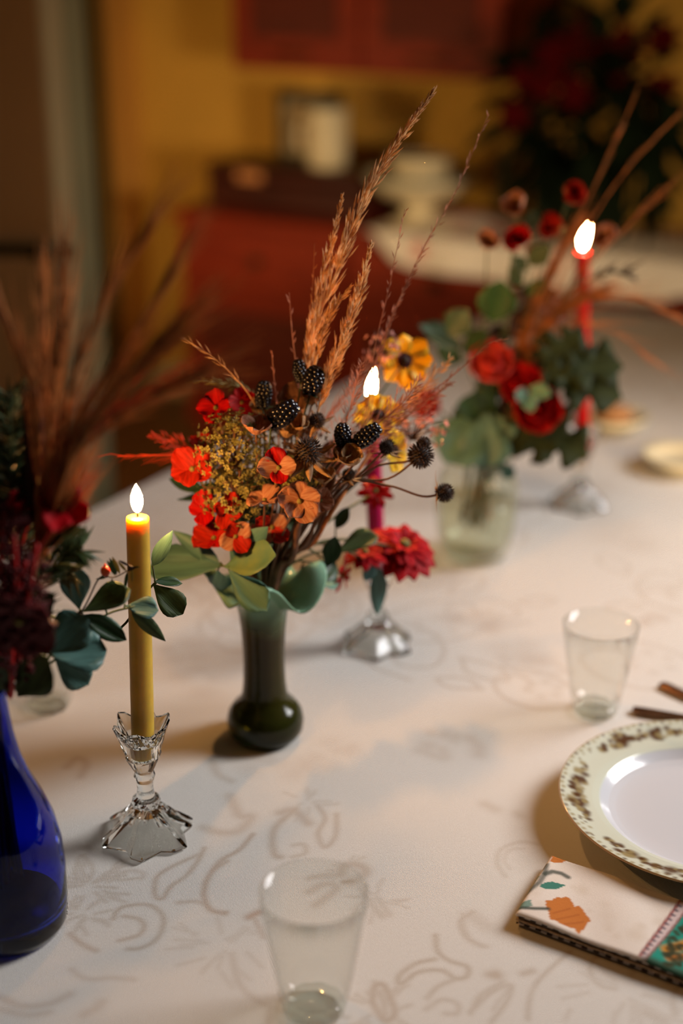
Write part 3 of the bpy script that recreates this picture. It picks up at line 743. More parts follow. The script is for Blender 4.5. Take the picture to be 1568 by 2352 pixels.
gi = [(.057, .1855), (.044, .182), (.034, .1735), (.0265, .160), (.0225, .145), (.0205, .125), (.0195, .105), (.0192, .085), (.0197, .065), (.021, .050), (.027, .036), (.027, .022), (.0001, .018)]
ph0 = math.atan2(RIGHT.y, RIGHT.x)
def ruff(r, z, th, i):
    if r < .027 or z < .15: return r, z
    k = min(1, (z - .155) / .028); a = th - ph0          # a=0 to the right of the picture, -90 deg towards the camera
    w = math.sin(4 * a + 1.2)
    return r * (1 + .14 * k * math.cos(4 * a + .4)), z + .014 * k * w - .012 * k * math.exp(-(((a + .5 + PI) % (2 * PI) - PI) / .5) ** 2)
MB().lathe(go + gi, 72, VG.c, ruff).build('body', m, vg)
# clear fluted vase
M_CLEARV = thin_glass('clear_fluted_glass', (.965, .975, .94), .03, .05, (.62, .64, .48))
vc = thing('clear_glass_vase', 'clear fluted glass vase behind the magenta candle', 'vase', VC.c)
co = [(.0001, .0008), (.034, .001), (.042, .004), (.046, .015), (.052, .04), (.055, .075), (.054, .105), (.048, .125), (.044, .135), (.048, .145), (.050, .147)]
ci = [(.047, .146), (.041, .135), (.045, .125), (.051, .105), (.052, .075), (.049, .04), (.042, .016), (.0001, .012)]
MB().lathe(co + ci, 72, VC.c, lambda r, z, th, i: (r * (1 + .03 * math.cos(12 * th) * (1 if .01 < z < .13 else 0)), z)).build('body', M_CLEARV, vc)
MB().lathe([(.0001, .0125), (.040, .017), (.0465, .04), (.0493, .07), (.049, .085), (.0001, .085)], 48, VC.c).build('water', thin_glass('vase_water', (.95, .96, .89), .02, .03, (.35, .36, .20)), vc)

# ------------------------------------------------------------------ candles and holders
M_CRYSTAL = glass_mat('cut_crystal', (.975, .985, .955), .02, 1.42)
def star(n, amp, ph=0):
    return lambda th: 1 + amp * (abs(((th * n / (2 * PI) + ph) % 1) - .5) * 4 - 1)
def holder(c, label, full=True):
    o = thing('crystal_candle_holder', label, 'candle holder', c, 'crystal candle holders on the table')
    lobe = lambda th: math.cos(6 * th + .35)
    prof = [(.0001, .026, 0), (.010, .0235, .2), (.020, .015, .7), (.0345, .0018, 1), (.0385, .0010, 1), (.0398, .0035, 1), (.0365, .0075, 1), (.0235, .0205, .9), (.0165, .0300, .6), (.0125, .0345, .3), (.0135, .038, .1), (.0125, .0415, 0), (.0085, .0445, 0), (.0075, .052, 0), (.0080, .060, 0), (.0100, .066, .1), (.0085, .0705, .2),
            (.0115, .077, .35), (.0150, .085, .5), (.0165, .088, .35), (.0160, .091, .45), (.0190, .101, .6), (.0200, .105, .5), (.0250, .119, .9), (.0240, .121, .9), (.0160, .108, .5), (.0120, .102, 0), (.0118, .086, 0), (.0001, .084, 0)]
    def fn(r, z, th, i):
        k = prof[i][2]
        if z < .04: return r * (1 + .16 * k * lobe(th)), z
        zz_ = z + (.0042 * k * lobe(th) if z > .11 else 0)
        return r * (1 + .13 * k * lobe(th)), zz_
    MB().lathe([(r, z) for r, z, k in prof], 24, c, fn).build('crystal_body', M_CRYSTAL, o, smooth=False)
    return o
def flame_mat():
    m, t, b = nt('candle_flame'); N, L = t.nodes, t.links; N.remove(b)
    em = N.new('ShaderNodeEmission'); tcn = N.new('ShaderNodeTexCoord'); sp = N.new('ShaderNodeSeparateXYZ')
    L.new(tcn.outputs['Generated'], sp.inputs[0]); rp = N.new('ShaderNodeValToRGB')
    rp.color_ramp.elements[0].color = (.35, .25, .45, 1); rp.color_ramp.elements[1].position = .12; rp.color_ramp.elements[1].color = (1, .48, .14, 1)
    L.new(sp.outputs['Z'], rp.inputs[0]); L.new(rp.outputs[0], em.inputs[0])
    st_ = N.new('ShaderNodeMapRange'); st_.inputs['From Max'].default_value = .14; st_.inputs['To Min'].default_value = .8; st_.inputs['To Max'].default_value = FLAME_STRENGTH
    L.new(sp.outputs['Z'], st_.inputs['Value']); L.new(st_.outputs[0], em.inputs['Strength'])
    L.new(em.outputs[0], N['Material Output'].inputs[0]); return m
M_FLAME = flame_mat()
M_WICK = pm('burnt_wick', (.01, .008, .006), .9, .2, 50)
def candle(base, top, r, mt, label, fl=.030, tip=Vector((0, 0, 0))):
    o = thing('taper_candle', label, 'candle', base, 'lit taper candles')
    ax = (top - base); n = 24; pts, rad = [], []
    for k in range(n + 1):
        f = k / n; pts.append(base + ax * f); rad.append(r * (1.0 - .06 * f) * (1 + .006 * math.sin(k * 2.1)))
    a_ = ax.normalized(); rad[-1] = r * .92; pts[-1] = top - a_ * .0006; pts[-2] = top - a_ * .0036; rad[-2] = r * .945
    pts.append(top); rad.append(r * .80)
    MB().tube(pts, rad, 28).build('wax', mt, o)
    a = ax.normalized()
    MB().tube([top - a * .002, top + a * .004, top + a * .0085 + RIGHT * .0008], [.0011, .001, .0007], 6).build('wick', M_WICK, o)
    fp = [(.0001, 0), (.0030, .0035), (.0046, .009), (.0052, .0145), (.0046, .021), (.0030, .027), (.0014, .031), (.0001, .034)]
    fb = MB(); n0 = top + a * .0035
    fb.lathe([(rr, zz_ * fl / .030) for rr, zz_ in fp], 20, n0)
    fb.v = [tuple(Vector(v) + tip * ((v[2] - n0.z) / .034) ** 2) for v in fb.v]
    fb.build('flame', M_FLAME, o)
    return o
WX = dict(sss=1.0, sssr=(1.0, .70, .20), sscale=.022)
M_WAXY = pm('beeswax', (.50, .325, .03), .38, .12, 35, **WX)
M_WAXM = pm('magenta_wax', (.40, .003, .07), .4, .1, 35, sss=.35, sssr=(1, .1, .15), sscale=.008, spec=.15)
M_WAXR = pm('red_wax', (.40, .002, .002), .4, .1, 35, sss=.15, sssr=(1, .1, .05), sscale=.008, spec=.12)
HC = .124
c1 = T(340, 1918); y1 = c1.dot(VIEW)
holder(c1, 'crystal candle holder under the yellow candle beside the blue bottle')
b1 = c1 + UP * .087; t1 = B(316, 1187, y1 + .004)
b1 = Vector((c1.x, c1.y, TABLE_Z + .087))
candle(b1, t1, .0106, M_WAXY, 'lit olive-yellow beeswax candle in the nearest crystal holder', .0235)
c2 = T(866, 1482); y2 = c2.dot(VIEW)
holder(c2, 'crystal candle holder under the magenta candle behind the green vase')
t2 = B(851, 930, y2)
candle(c2 + UP * .087, t2, .0098, M_WAXM, 'lit magenta candle standing behind the middle bouquet', .034, RIGHT * .003)
y3 = 1.964; c3 = B(1328, 1161, y3); c3.z = TABLE_Z
holder(c3, 'crystal candle holder under the tall red candle at the far end')
t3 = B(1337, 578, y3)
candle(c3 + UP * .087, t3, .0105, M_WAXR, 'tall lit red candle beside the far bouquet', .030, RIGHT * .008)

# ------------------------------------------------------------------ tumblers
M_TUMB = thin_glass('tumbler_glass', (.98, .985, .975), .02, .012, (.80, .80, .78))
def tumbler(c, label, h=.106, rt=.041, rb=.024):
    o = thing('glass_tumbler', label, 'glass', c, 'clear tumblers on the table')
    po = [(.0001, .0006), (rb - .003, .0008), (rb, .004)] + [(rb + (rt - rb) * f ** .85, .004 + (h - .004) * f) for f in (.08, .16, .3, .5, .75, 1)]
    pi = [(rt - .0022, h + .0005)] + [(rb - .0022 + (rt - rb) * f ** .85, .004 + (h - .004) * f) for f in (.75, .5, .3, .16)] + [(rb - .006, .012), (.0001, .010)]
    fl = lambda r, z, th, i: (r * (1 + .03 * math.cos(10 * th) * max(0, 1 - z / .05)), z)
    MB().lathe(po + pi, 60, c, fl).build('cup', M_TUMB, o)
    MB().lathe([(.0001, .0008), (rb * .9, .0009), (rb * .98, .006), (rb * .75, .0105), (.0001, .0085)], 40, c, fl).build('thick_base', thin_glass('tumbler_base_glass', (.93, .945, .92), .03, .05), o)
    return o
tumbler(T(722, 2318), 'clear tumbler nearest the camera at the bottom of the table', .112, .0425, .025)
tumbler(T(1365, 1634), 'clear tumbler behind the dinner plate on the right')
tumbler(T(112, 1622), 'clear tumbler behind the blue bottle, half hidden by leaves')

# ------------------------------------------------------------------ dinner plate
pcn = T(1624, 1889)
PR = (pcn - T(1292, 1842, .022)).length
PR = .142
plate = thing('dinner_plate', 'white dinner plate with brown floral rim at the right edge', 'plate', pcn)
prof = [(.0001, .0012), (.050, .0010), (.0525, .0028), (.056, .0035), (.082, .0065), (.100, .0150), (.110, .0185), (.125, .0215), (.138, .0255), (.142, .0275), (.1415, .0292), (.137, .0285), (.124, .0245), (.110, .0215), (.1035, .0192), (.098, .0150), (.090, .0095), (.080, .0078), (.06, .0072), (.03, .0070), (.0001, .0070)]
prf = []
for i in range(len(prof) - 1):
    k = 1 if i < 8 else 4 if i < 11 else 10 if i < 15 else 2
    for j in range(k): prf.append((prof[i][0] + (prof[i + 1][0] - prof[i][0]) * j / k, prof[i][1] + (prof[i + 1][1] - prof[i][1]) * j / k))
prf.append(prof[-1])
NA = 420
th_ = 2 * PI * np.arange(NA + 1) / NA
pr_ = np.array(prf)
PV = np.stack([np.outer(np.ones(1 + NA), pr_[:, 0]) * np.cos(th_)[:, None] + pcn.x, np.outer(np.ones(1 + NA), pr_[:, 0]) * np.sin(th_)[:, None] + pcn.y, np.outer(np.ones(1 + NA), pr_[:, 1]) + pcn.z], -1)
rr = np.outer(np.ones(1 + NA), pr_[:, 0]); aa = np.repeat(th_[:, None], len(prf), 1); top_side = np.arange(len(prf))[None, :] >= 8
pcol = np.zeros(PV.shape); white = np.array([.60, .60, .62]); rimc = np.array([.60, .62, .50])
k = np.clip((rr - .1015) / .002, 0, 1)[..., None]; pcol[:] = white * (1 - k) + rimc * k
brown = np.array([.085, .032, .010]); tan = np.array([.30, .23, .10]); goldc = np.array([.50, .30, .10])
rg = np.random.RandomState(4)
def pdot(a, r, s, col, al):
    d = np.sqrt(((aa - a + PI) % (2 * PI) - PI) ** 2 * r * r + (rr - r) ** 2)
    kk = (np.clip(1.5 - d / s, 0, 1) * al)[..., None] * top_side[..., None]
    pcol[:] = pcol * (1 - kk) + col * kk
for k in range(110):
    a = 2 * PI * k / 110; pdot(a, .1385 + .0012 * math.sin(k * 2.1), .0022, tan if k % 3 else brown, .75)
acam = math.atan2((T(1385, 1725) - pcn).y, (T(1385, 1725) - pcn).x); acam2 = math.atan2((T(1500, 1975) - pcn).y, (T(1500, 1975) - pcn).x)
dA = ((acam2 - acam + PI) % (2 * PI)) - PI
for q in range(6):
    a0 = acam + dA * .5 * q if False else acam + q * PI / 3
    for (ac, big) in ((a0, 1.0), (acam2 + q * PI / 3, .95)):
        pdot(ac, .124, .0072 * big, brown, .95)
        for k in range(30):
            a = ac + rg.uniform(-.24, .24); f = 1 - abs(a - ac) / .30
            pdot(a, .125 + rg.uniform(-.009, .010) * f, rg.uniform(.0018, .0042), brown if rg.rand() < .6 else tan, .85)
    for k in range(8):
        pdot(a0 + .35 + rg.uniform(-.16, .16), .132 + rg.uniform(-.003, .004), rg.uniform(.0012, .0022), brown if k % 2 else tan, .7)
edge = ((rr > .1405) * 1.0)[..., None]; pcol[:] = pcol * (1 - edge) + goldc * edge
M_PLATE = attr_mat('printed_china', 'print', .16, spec=.5, coat=.3)
grid_obj('china_body', PV.reshape(-1, 3), NA + 1, len(prf), M_PLATE, plate, 'print', pcol.reshape(-1, 3))

# ------------------------------------------------------------------ napkin
HN = .013
n_tl = T(1266, 1960, HN); n_bl = T(1183, 2096, HN); n_r = T(1568, 2240, HN)
ex = (n_r - n_bl); ex.z = 0; ex.normalize(); ey = n_tl - n_bl; ey.z = 0
ey = (ey - ex * ey.dot(ex)); NH = ey.length; ey.normalize(); NW = .235
nap = thing('folded_napkin', 'folded napkin with orange flower print in front of the plate', 'napkin', Vector((n_bl.x, n_bl.y, TABLE_Z)) + ex * NW / 2 + ey * NH / 2)
skew = (n_tl - n_bl).dot(ex)
def nuv(x, y):
    d = T(x, y, HN) - n_bl; v = d.dot(ey); return d.dot(ex) - skew * v / NH, v
M_NAP = attr_mat('printed_linen', 'print', .85, .25, 600, spec=.15, weave=420)
nu, nv = 150, 90
us = np.linspace(0, NW, nu); vs = np.linspace(0, NH, nv)
UU, WW = np.meshgrid(us, vs, indexing='ij')
ncol = np.zeros((nu, nv, 3)); ncol[:] = (.74, .66, .58)
def poly_mask(pts, soft=.0008):
    p = np.array(pts); inside = np.zeros(UU.shape, bool); dist = np.full(UU.shape, 9.0)
    for i in range(len(p)):
        a, b = p[i], p[(i + 1) % len(p)]
        cnd = (a[1] > WW) != (b[1] > WW)
        with np.errstate(divide='ignore', invalid='ignore'):
            xi = (b[0] - a[0]) * (WW - a[1]) / (b[1] - a[1] + 1e-12) + a[0]
        inside ^= cnd & (UU < xi)
    return inside
def npaint(mask, col, al=1.0):
    k = (mask * al)[..., None]; ncol[:] = ncol * (1 - k) + np.array(col) * k
def nline(pts, w, col, al=1.0):
    P_ = [nuv(1060 + x / 2.97, 1560 + y / 2.97) for x, y in pts]; d = np.full(UU.shape, 9.0)
    for i in range(len(P_) - 1):
        a, b = np.array(P_[i]), np.array(P_[i + 1]); ab = b - a
        t = np.clip(((UU - a[0]) * ab[0] + (WW - a[1]) * ab[1]) / (ab @ ab + 1e-12), 0, 1)
        d = np.minimum(d, np.hypot(UU - a[0] - t * ab[0], WW - a[1] - t * ab[1]))
    npaint(np.clip(1.5 - d / w, 0, 1), col, al)
def npoly(pts, col, al=1.0): npaint(poly_mask([nuv(1060 + x / 2.97, 1560 + y / 2.97) for x, y in pts]).astype(float), col, al)
rg2 = np.random.RandomState(8)
for k in range(60):
    c = rg2.uniform(0, NW), rg2.uniform(0, NH); s = rg2.uniform(.003, .010)
    npaint(np.clip(1.3 - np.hypot((UU - c[0]), (WW - c[1])) / s, 0, 1), (.52, .40, .27), .16)
ORG = (.52, .17, .035); TEALP = (.055, .20, .15); DKT = (.045, .06, .045); GREENT = (.02, .26, .19)
npoly([(600, 1240), (620, 1190), (690, 1185), (740, 1215), (690, 1245), (640, 1250)], ORG)
flw = [(575, 1560), (570, 1510), (620, 1510), (640, 1485), (690, 1490), (700, 1475), (740, 1490), (770, 1545), (800, 1535), (830, 1570), (850, 1600), (880, 1640), (850, 1670), (830, 1700), (800, 1735), (770, 1700), (700, 1680), (640, 1650), (600, 1640), (590, 1590)]
npoly(flw, ORG)
for a, b in (((620, 1600), (740, 1560)), ((650, 1640), (800, 1600)), ((700, 1670), (830, 1650))): nline([a, b], .0008, (.36, .10, .02), .7)
nline([(580, 1260), (560, 1340), (530, 1390), (450, 1450), (360, 1510)], .0024, DKT, .8)
nline([(570, 1330), (620, 1310), (680, 1320), (725, 1345)], .0026, DKT, .85)
nline([(420, 1470), (470, 1400), (520, 1340)], .0016, TEALP, .8)
npoly([(530, 1420), (560, 1390), (620, 1380), (710, 1400), (650, 1430), (570, 1435)], TEALP)
npoly([(345, 1550), (360, 1510), (420, 1520), (470, 1510), (480, 1550), (430, 1565)], TEALP, .8)
nline([(380, 1560), (500, 1570), (590, 1570)], .002, DKT, .9)
npoly([(1215, 1900), (1250, 1850), (1420, 1600), (1509, 1480), (1620, 1330), (1800, 1400), (1640, 1640), (1460, 1900), (1400, 1960)], (.60, .48, .46))
npoly([(1255, 1930), (1290, 1870), (1400, 1740), (1509, 1600), (1900, 1100), (2400, 1300), (2200, 2400), (1420, 2020)], GREENT)
nline([(1215, 1890), (1509, 1480), (1640, 1310)], .0014, (.30, .07, .06), .9); nline([(1260, 1910), (1400, 1740), (1540, 1560)], .0012, (.25, .06, .06), .7)
for k in range(14): nline([(1240 + k * 22, 1870 - k * 30), (1248 + k * 22, 1876 - k * 30)], .0016, (.10, .08, .10), .8)
nline([(1400, 1840), (1540, 1800), (1640, 1830)], .005, (.55, .22, .02), 1); nline([(1420, 1900), (1560, 1880)], .004, (.45, .15, .02), 1)
for k in range(46):
    x, y = rg2.uniform(1340, 1560), rg2.uniform(1660, 1960)
    if y > 1980 - (x - 1240) * 1.15: nline([(x, y), (x + rg2.uniform(-30, 30), y + rg2.uniform(-25, 25))], .0024, (.035, .04, .015), .85)
nline([(1280, 1930), (1400, 1975), (1509, 2010)], .006, (.04, .045, .02), .8)
wob = .0009 * np.sin(UU * 70 + WW * 40)
ez_ = np.clip(np.minimum.reduce([UU, NW - UU, WW, NH - WW]) / .003, 0, 1) ** .5
def nap_pt(u, v, z): return n_bl.x + ex.x * (u + skew * v / NH) + ey.x * v, n_bl.y + ex.y * (u + skew * v / NH) + ey.y * v, TABLE_Z + z
px, py, pz = nap_pt(UU, WW, 0)
NV = np.stack([px, py, pz + HN - .0022 * (1 - ez_) + wob], -1)
o = grid_obj('printed_top', NV.reshape(-1, 3), nu, nv, M_NAP, nap, 'print', ncol.reshape(-1, 3))
md = o.modifiers.new('s', 'SOLIDIFY'); md.thickness = .0016; md.offset = -1
M_NAPE = pm('napkin_underside', (.34, .24, .15), .9, .3, 300)
m, t, b = nt('checked_hem'); N, L = t.nodes, t.links
tcn = N.new('ShaderNodeTexCoord'); ck = N.new('ShaderNodeTexChecker'); ck.inputs['Scale'].default_value = 190
ck.inputs[1].default_value = (.62, .52, .42, 1); ck.inputs[2].default_value = (.06, .035, .02, 1)
L.new(tcn.outputs['Object'], ck.inputs[0]); L.new(ck.outputs[0], b.inputs['Base Color']); b.inputs['Roughness'].default_value = .9
for k, (z0, ins, mm_) in enumerate(((.0078, .0022, m), (.0043, .0008, M_NAPE), (.0008, .0016, m))):
    q = MB(); n = 40
    for i in range(n + 1):
        u = NW * i / n + (0 if 0 < i < n else (.001 if i == 0 else -.001))
        for (vv, zz_) in ((ins, z0 + .0004), (ins - .0012, z0 + .0015), (ins, z0 + .0026), (NH - ins, z0 + .0026), (NH - ins + .001, z0 + .0015), (NH - ins, z0 + .0004)):
            q.v.append(nap_pt(u, vv, zz_ + .0003 * math.sin(i * 1.3 + k * 2)))
    for i in range(n):
        for j in range(6):
            q.f.append((i * 6 + j, (i + 1) * 6 + j, (i + 1) * 6 + (j + 1) % 6, i * 6 + (j + 1) % 6))
    q.f.append((0, 1, 2, 3, 4, 5)); q.f.append(tuple(n * 6 + j for j in (5, 4, 3, 2, 1, 0)))
    q.build('folded_layer', mm_, nap)

# ------------------------------------------------------------------ cutlery behind the plate
M_CUT = pm('brown_reflecting_silver', (.22, .11, .055), .32, .25, 60, metal=.85)  # silver; the brown room it reflects is put into its base colour
def cutlery(name, a, bdir, label, kind):
    o = thing(name, label, kind, a)
    d = bdir.normalized(); s = UP.cross(d)
    q = MB(); ws = [(.0, .006), (.006, .0085), (.02, .0088), (.05, .0068), (.08, .0045), (.105, .004)]
    for f, w in ws:
        c = a + d * f + UP * (.004 + .012 * max(0, f - .03))
        for sx, zz_ in ((-1, -.0004), (-.6, .0016), (.6, .0016), (1, -.0004), (.6, -.0018), (-.6, -.0018)): q.v.append(tuple(c + s * sx * w + UP * zz_))
    for i in range(len(ws) - 1):
        for j in range(6): q.f.append((i * 6 + j, i * 6 + (j + 1) % 6, (i + 1) * 6 + (j + 1) % 6, (i + 1) * 6 + j))
    q.f.append((5, 4, 3, 2, 1, 0)); q.f.append(tuple(30 + j for j in range(6)))
    q.build('handle', M_CUT, o)
    e = a + d * .105 + UP * .005
    if kind == 'spoon':
        mb = MB(); mb.ball((0, 0, 0), 1, 16, 8)
        mb.v = [tuple(e + d * (.03 + .032 * v[0]) + s * .019 * v[1] + UP * (.004 + .006 * v[2] - .004 * (1 - v[0] ** 2) * (v[2] > 0))) for v in mb.v]
        mb.build('bowl', M_CUT, o)
    else:
        h = MB().obox(e + d * .014, d * .016, s * .010, UP * .001).build('neck', M_CUT, o, smooth=False)
        for k in range(4): MB().tube([e + d * .028 + s * (-.0078 + k * .0052), e + d * .05 + s * (-.0082 + k * .0055) + UP * -.001, e + d * .068 + s * (-.0082 + k * .0055) + UP * .003], [.0016, .0015, .0007], 6).build('tine', M_CUT, o)
    return o
a_ = T(1452, 1636); cutlery('dessert_fork', a_, T(1568, 1655) - a_, 'silver fork handle with brown reflection in its colour, lying just behind the dinner plate', 'fork')
a_ = T(1518, 1577); cutlery('dessert_spoon', a_, T(1568, 1622) - a_ + RIGHT * .02 , 'silver spoon handle with brown reflection in its colour, lying farther behind the plate than the fork', 'spoon')

# far dishes --------------------------------------------------------------------
def dish(c, r, label, food=None, nm='side_dish'):
    o = thing(nm, label, 'dish', c)
    MB().lathe([(r * .5, .0012), (r * .55, .004), (r * .85, .016), (r, .026), (r * .98, .028), (r * .8, .018), (r * .5, .009), (.0001, .008)], 36, c).build('china_body', M_CREAM, o)
    return o
d1 = T(1405, 985); dish(d1, .062, 'small cream dish behind the tall red candle')
d2 = T(1560, 1078); dish(d2, .062, 'cream dish at the right edge of the far table')
M_ROLL = pm('brown_bread_crust', (.34, .17, .07), .7, .3, 40, bump=.3)
def roll(c, label, s):
    mb = MB(); mb.ball((0, 0, 0), 1, 20, 12)
    mb.v = [(c.x + s * v[0] * 1.2, c.y + s * v[1] * .9, c.z + s * (.62 + .62 * v[2]) + .0004) for v in mb.v]
    o = mb.build('bread_roll', M_ROLL); tag(o, label, 'bread'); rebase(o, c); return o
rc = Vector((d1.x, d1.y, TABLE_Z + .0085)); roll(rc, 'small tan bread roll in the cream dish behind the red candle', .03)

# ------------------------------------------------------------------ bouquet builders
def stem_pts(head, V, lift=.03, side=None):
    a = RNG.uniform(0, 2 * PI); r = math.sqrt(RNG.random())
    mouth = V.mouth + Vector((math.cos(a), math.sin(a), 0)) * V.mr * r
    hd = Vector(head) - V.mouth; hd.z = 0
    if hd.length > .02: mouth = V.mouth + hd.normalized() * V.mr * RNG.uniform(.3, .95)
    a2 = RNG.uniform(0, 2 * PI); bot = V.c + UP * RNG.uniform(.045, .06) + Vector((math.cos(a2), math.sin(a2), 0)) * V.br * RNG.random()
    if head[2] > mouth.z + .02:
        mid = mouth.lerp(Vector(head), .45) + UP * lift * .6
        return [bot, mouth, mid, Vector(head)]
    over = mouth.lerp(Vector(head), .4); over.z = mouth.z + lift + .012
    return [bot, mouth + UP * .006, over, Vector(head)]
def add_stem(root, V, head, m, r=.0013, lift=.03, name='stem'):
    pts = smooth_path(stem_pts(head, V, lift), 7)
    MB().tube(pts, [r * 1.25 - r * .5 * i / len(pts) for i in range(len(pts))], 6).build(name, m, root); return pts
def froot(nm, label, cat, V, grp=None):
    return thing(nm, label, cat, V.c + UP * .05 + Vector((RNG.uniform(-.004, .004), RNG.uniform(-.004, .004), 0)), grp)
def head_frame(nrm):
    n = Vector(nrm).normalized(); a = n.orthogonal().normalized(); return n, a, n.cross(a)

def floret_flower(label, V, at, nrm, r, m, petals=4, stem=M_STEM, meshes=None, centre=M_GOLDFLORET, nm='hydrangea_flower', rnd=.18, cat='flower', open_=.25, a0=None, m2=None):
    o = froot(nm, label, cat, V); add_stem(o, V, at, stem)
    n, a, b = head_frame(nrm); a0 = RNG.uniform(0, 6) if a0 is None else a0
    for k in range(petals):
        t = a0 + 2 * PI * k / petals + RNG.uniform(-rnd, rnd)
        d = a * math.cos(t) + b * math.sin(t) + n * open_ * RNG.uniform(.4, 1.6)
        inst('petal', RNG.choice(meshes or P_ROUND), o, Vector(at) + n * .001 * (k % 2), d, n, r * RNG.uniform(.85, 1.1), mat=(m2 if m2 and k % 2 else m))
    MB().ball(Vector(at) + n * r * .08, r * .12, 8, 6).build('centre', centre, o)
    return o
def layered(label, V, at, nrm, r, m, rings=((14, 1.0, -.05), (11, .75, .3), (8, .5, .8)), nm='zinnia', meshes=None, stem=M_GSTEM, centre=M_GOLDFLORET, wx=1.0):
    o = froot(nm, label, 'flower', V); add_stem(o, V, at, stem, .0016)
    n, a, b = head_frame(nrm)
    for q, (cnt, s, up) in enumerate(rings):
        for k in range(cnt):
            t = 2 * PI * (k + .5 * q) / cnt + RNG.uniform(-.1, .1); d = a * math.cos(t) + b * math.sin(t) + n * up
            inst('petal', RNG.choice(meshes or P_TONGUE), o, Vector(at) + n * (.0015 * q), d, n, r * s * RNG.uniform(.9, 1.08), r * s * wx, mat=m)
    MB().ball(Vector(at) + n * r * .12, r * .17, 10, 7).build('centre', centre, o); return o
def rose(label, V, at, nrm, r, m, nm='rose'):
    o = froot(nm, label, 'flower', V); add_stem(o, V, at, M_GSTEM, .0018)
    n, a, b = head_frame(nrm)
    for q, (cnt, s, up) in enumerate(((6, 1.0, .55), (5, .85, 1.1), (4, .7, 2.0), (3, .55, 4.0))):
        for k in range(cnt):
            t = 2 * PI * (k + .5 * q) / cnt + RNG.uniform(-.15, .15); d = a * math.cos(t) + b * math.sin(t) + n * up
            pos = Vector(at) + (a * math.cos(t) + b * math.sin(t)) * r * .1
            inst('petal', RNG.choice(P_CUP), o, pos, d, n - (a * math.cos(t) + b * math.sin(t)) * .8, r * s * 1.1, mat=m)
    MB().lathe([(.0001, -.12 * r), (.2 * r, -.05 * r), (.22 * r, .15 * r), (.0001, .3 * r)], 10, at).build('calyx', M_GSTEM, o); return o
def coreopsis(label, V, at, nrm, r):
    o = froot('coreopsis', label, 'flower', V); add_stem(o, V, at, M_GSTEM, .0012)
    n, a, b = head_frame(nrm)
    for k in range(8):
        t = 2 * PI * k / 8 + RNG.uniform(-.1, .1); d = a * math.cos(t) + b * math.sin(t) + n * .12
        p_ = inst('petal', RNG.choice(P_YEL), o, at, d, n, r * RNG.uniform(.92, 1.08))
        inst('petal_blotch', RNG.choice(P_YEL), o, Vector(at) + n * .0008, d, n, r * .30, mat=M_DARKRED)
    MB().ball(Vector(at) + n * .002, r * .16, 10, 7).build('dark_centre', M_BROWN, o); return o
def seed_head(label, V, at, r, nrm=UP, bracts=0, stem=M_STEM, via=None):
    o = froot('dried_seed_head', label, 'seed head', V)
    if via: MB().tube(smooth_path(stem_pts(via[0], V)[:-1] + list(via) + [at], 6), .0011, 6).build('stem', stem, o)
    else: add_stem(o, V, at, stem, .0012)
    c = MB(); c.ball(at, r * .82, 14, 10); s = MB(); n, a, b = head_frame(nrm)
    for k in range(170):
        z = 1 - 2 * (k + .5) / 170; t = k * 2.39996; q = math.sqrt(1 - z * z); d = Vector((q * math.cos(t), q * math.sin(t), z))
        s.spindle(Vector(at) + d * r * .7, d + rv(.15), r * .5, r * .075)
    c.build('core', M_BROWN, o); s.build('spines', pm('seed_spines', (.060, .026, .010), .7, .4, 200), o, kind='stuff', smooth=False)
    for k in range(bracts):
        t = 2 * PI * k / bracts + .3; d = a * math.cos(t) + b * math.sin(t) - n * .5
        inst('bract', P_NARROW, o, Vector(at) - n * r * .6, d, n, r * RNG.uniform(1.8, 2.6), r * 2)
    return o
def blackberry(label, V, at, ax, L, w, stem=True):
    o = froot('blackberry', label, 'berry', V); ax = Vector(ax).normalized()
    n, a, b = head_frame(ax); e0_ = Vector(at) - ax * L * .5
    if stem: add_stem(o, V, e0_, M_GSTEM, .0011, .04)
    mb = MB(); rows = 7
    for i in range(rows):
        f = (i + .5) / rows; rad = w * .5 * math.sin(PI * (.12 + .80 * f)) ** .6; cnt = max(4, int(9 * rad / (w * .5)))
        for k in range(cnt):
            t = 2 * PI * (k + .5 * (i % 2)) / cnt + .1 * i
            mb.ball(e0_ + ax * L * f + (a * math.cos(t) + b * math.sin(t)) * rad * .78, w * .18, 8, 6)
    mb.ball(e0_ + ax * L * .97, w * .16, 8, 6)
    mb.build('drupelets', M_BERRY, o, kind='stuff')
    MB().tube([e0_ + ax * L * .05, e0_ + ax * L * .9], [w * .3, w * .15], 8).build('core', M_BERRY, o)
    for k in range(5):
        t = 2 * PI * k / 5; inst('sepal', P_NARROW, o, e0_, a * math.cos(t) + b * math.sin(t) - ax * .3, ax, w * .7, w * .8, mat=M_OLIVE)
    return o
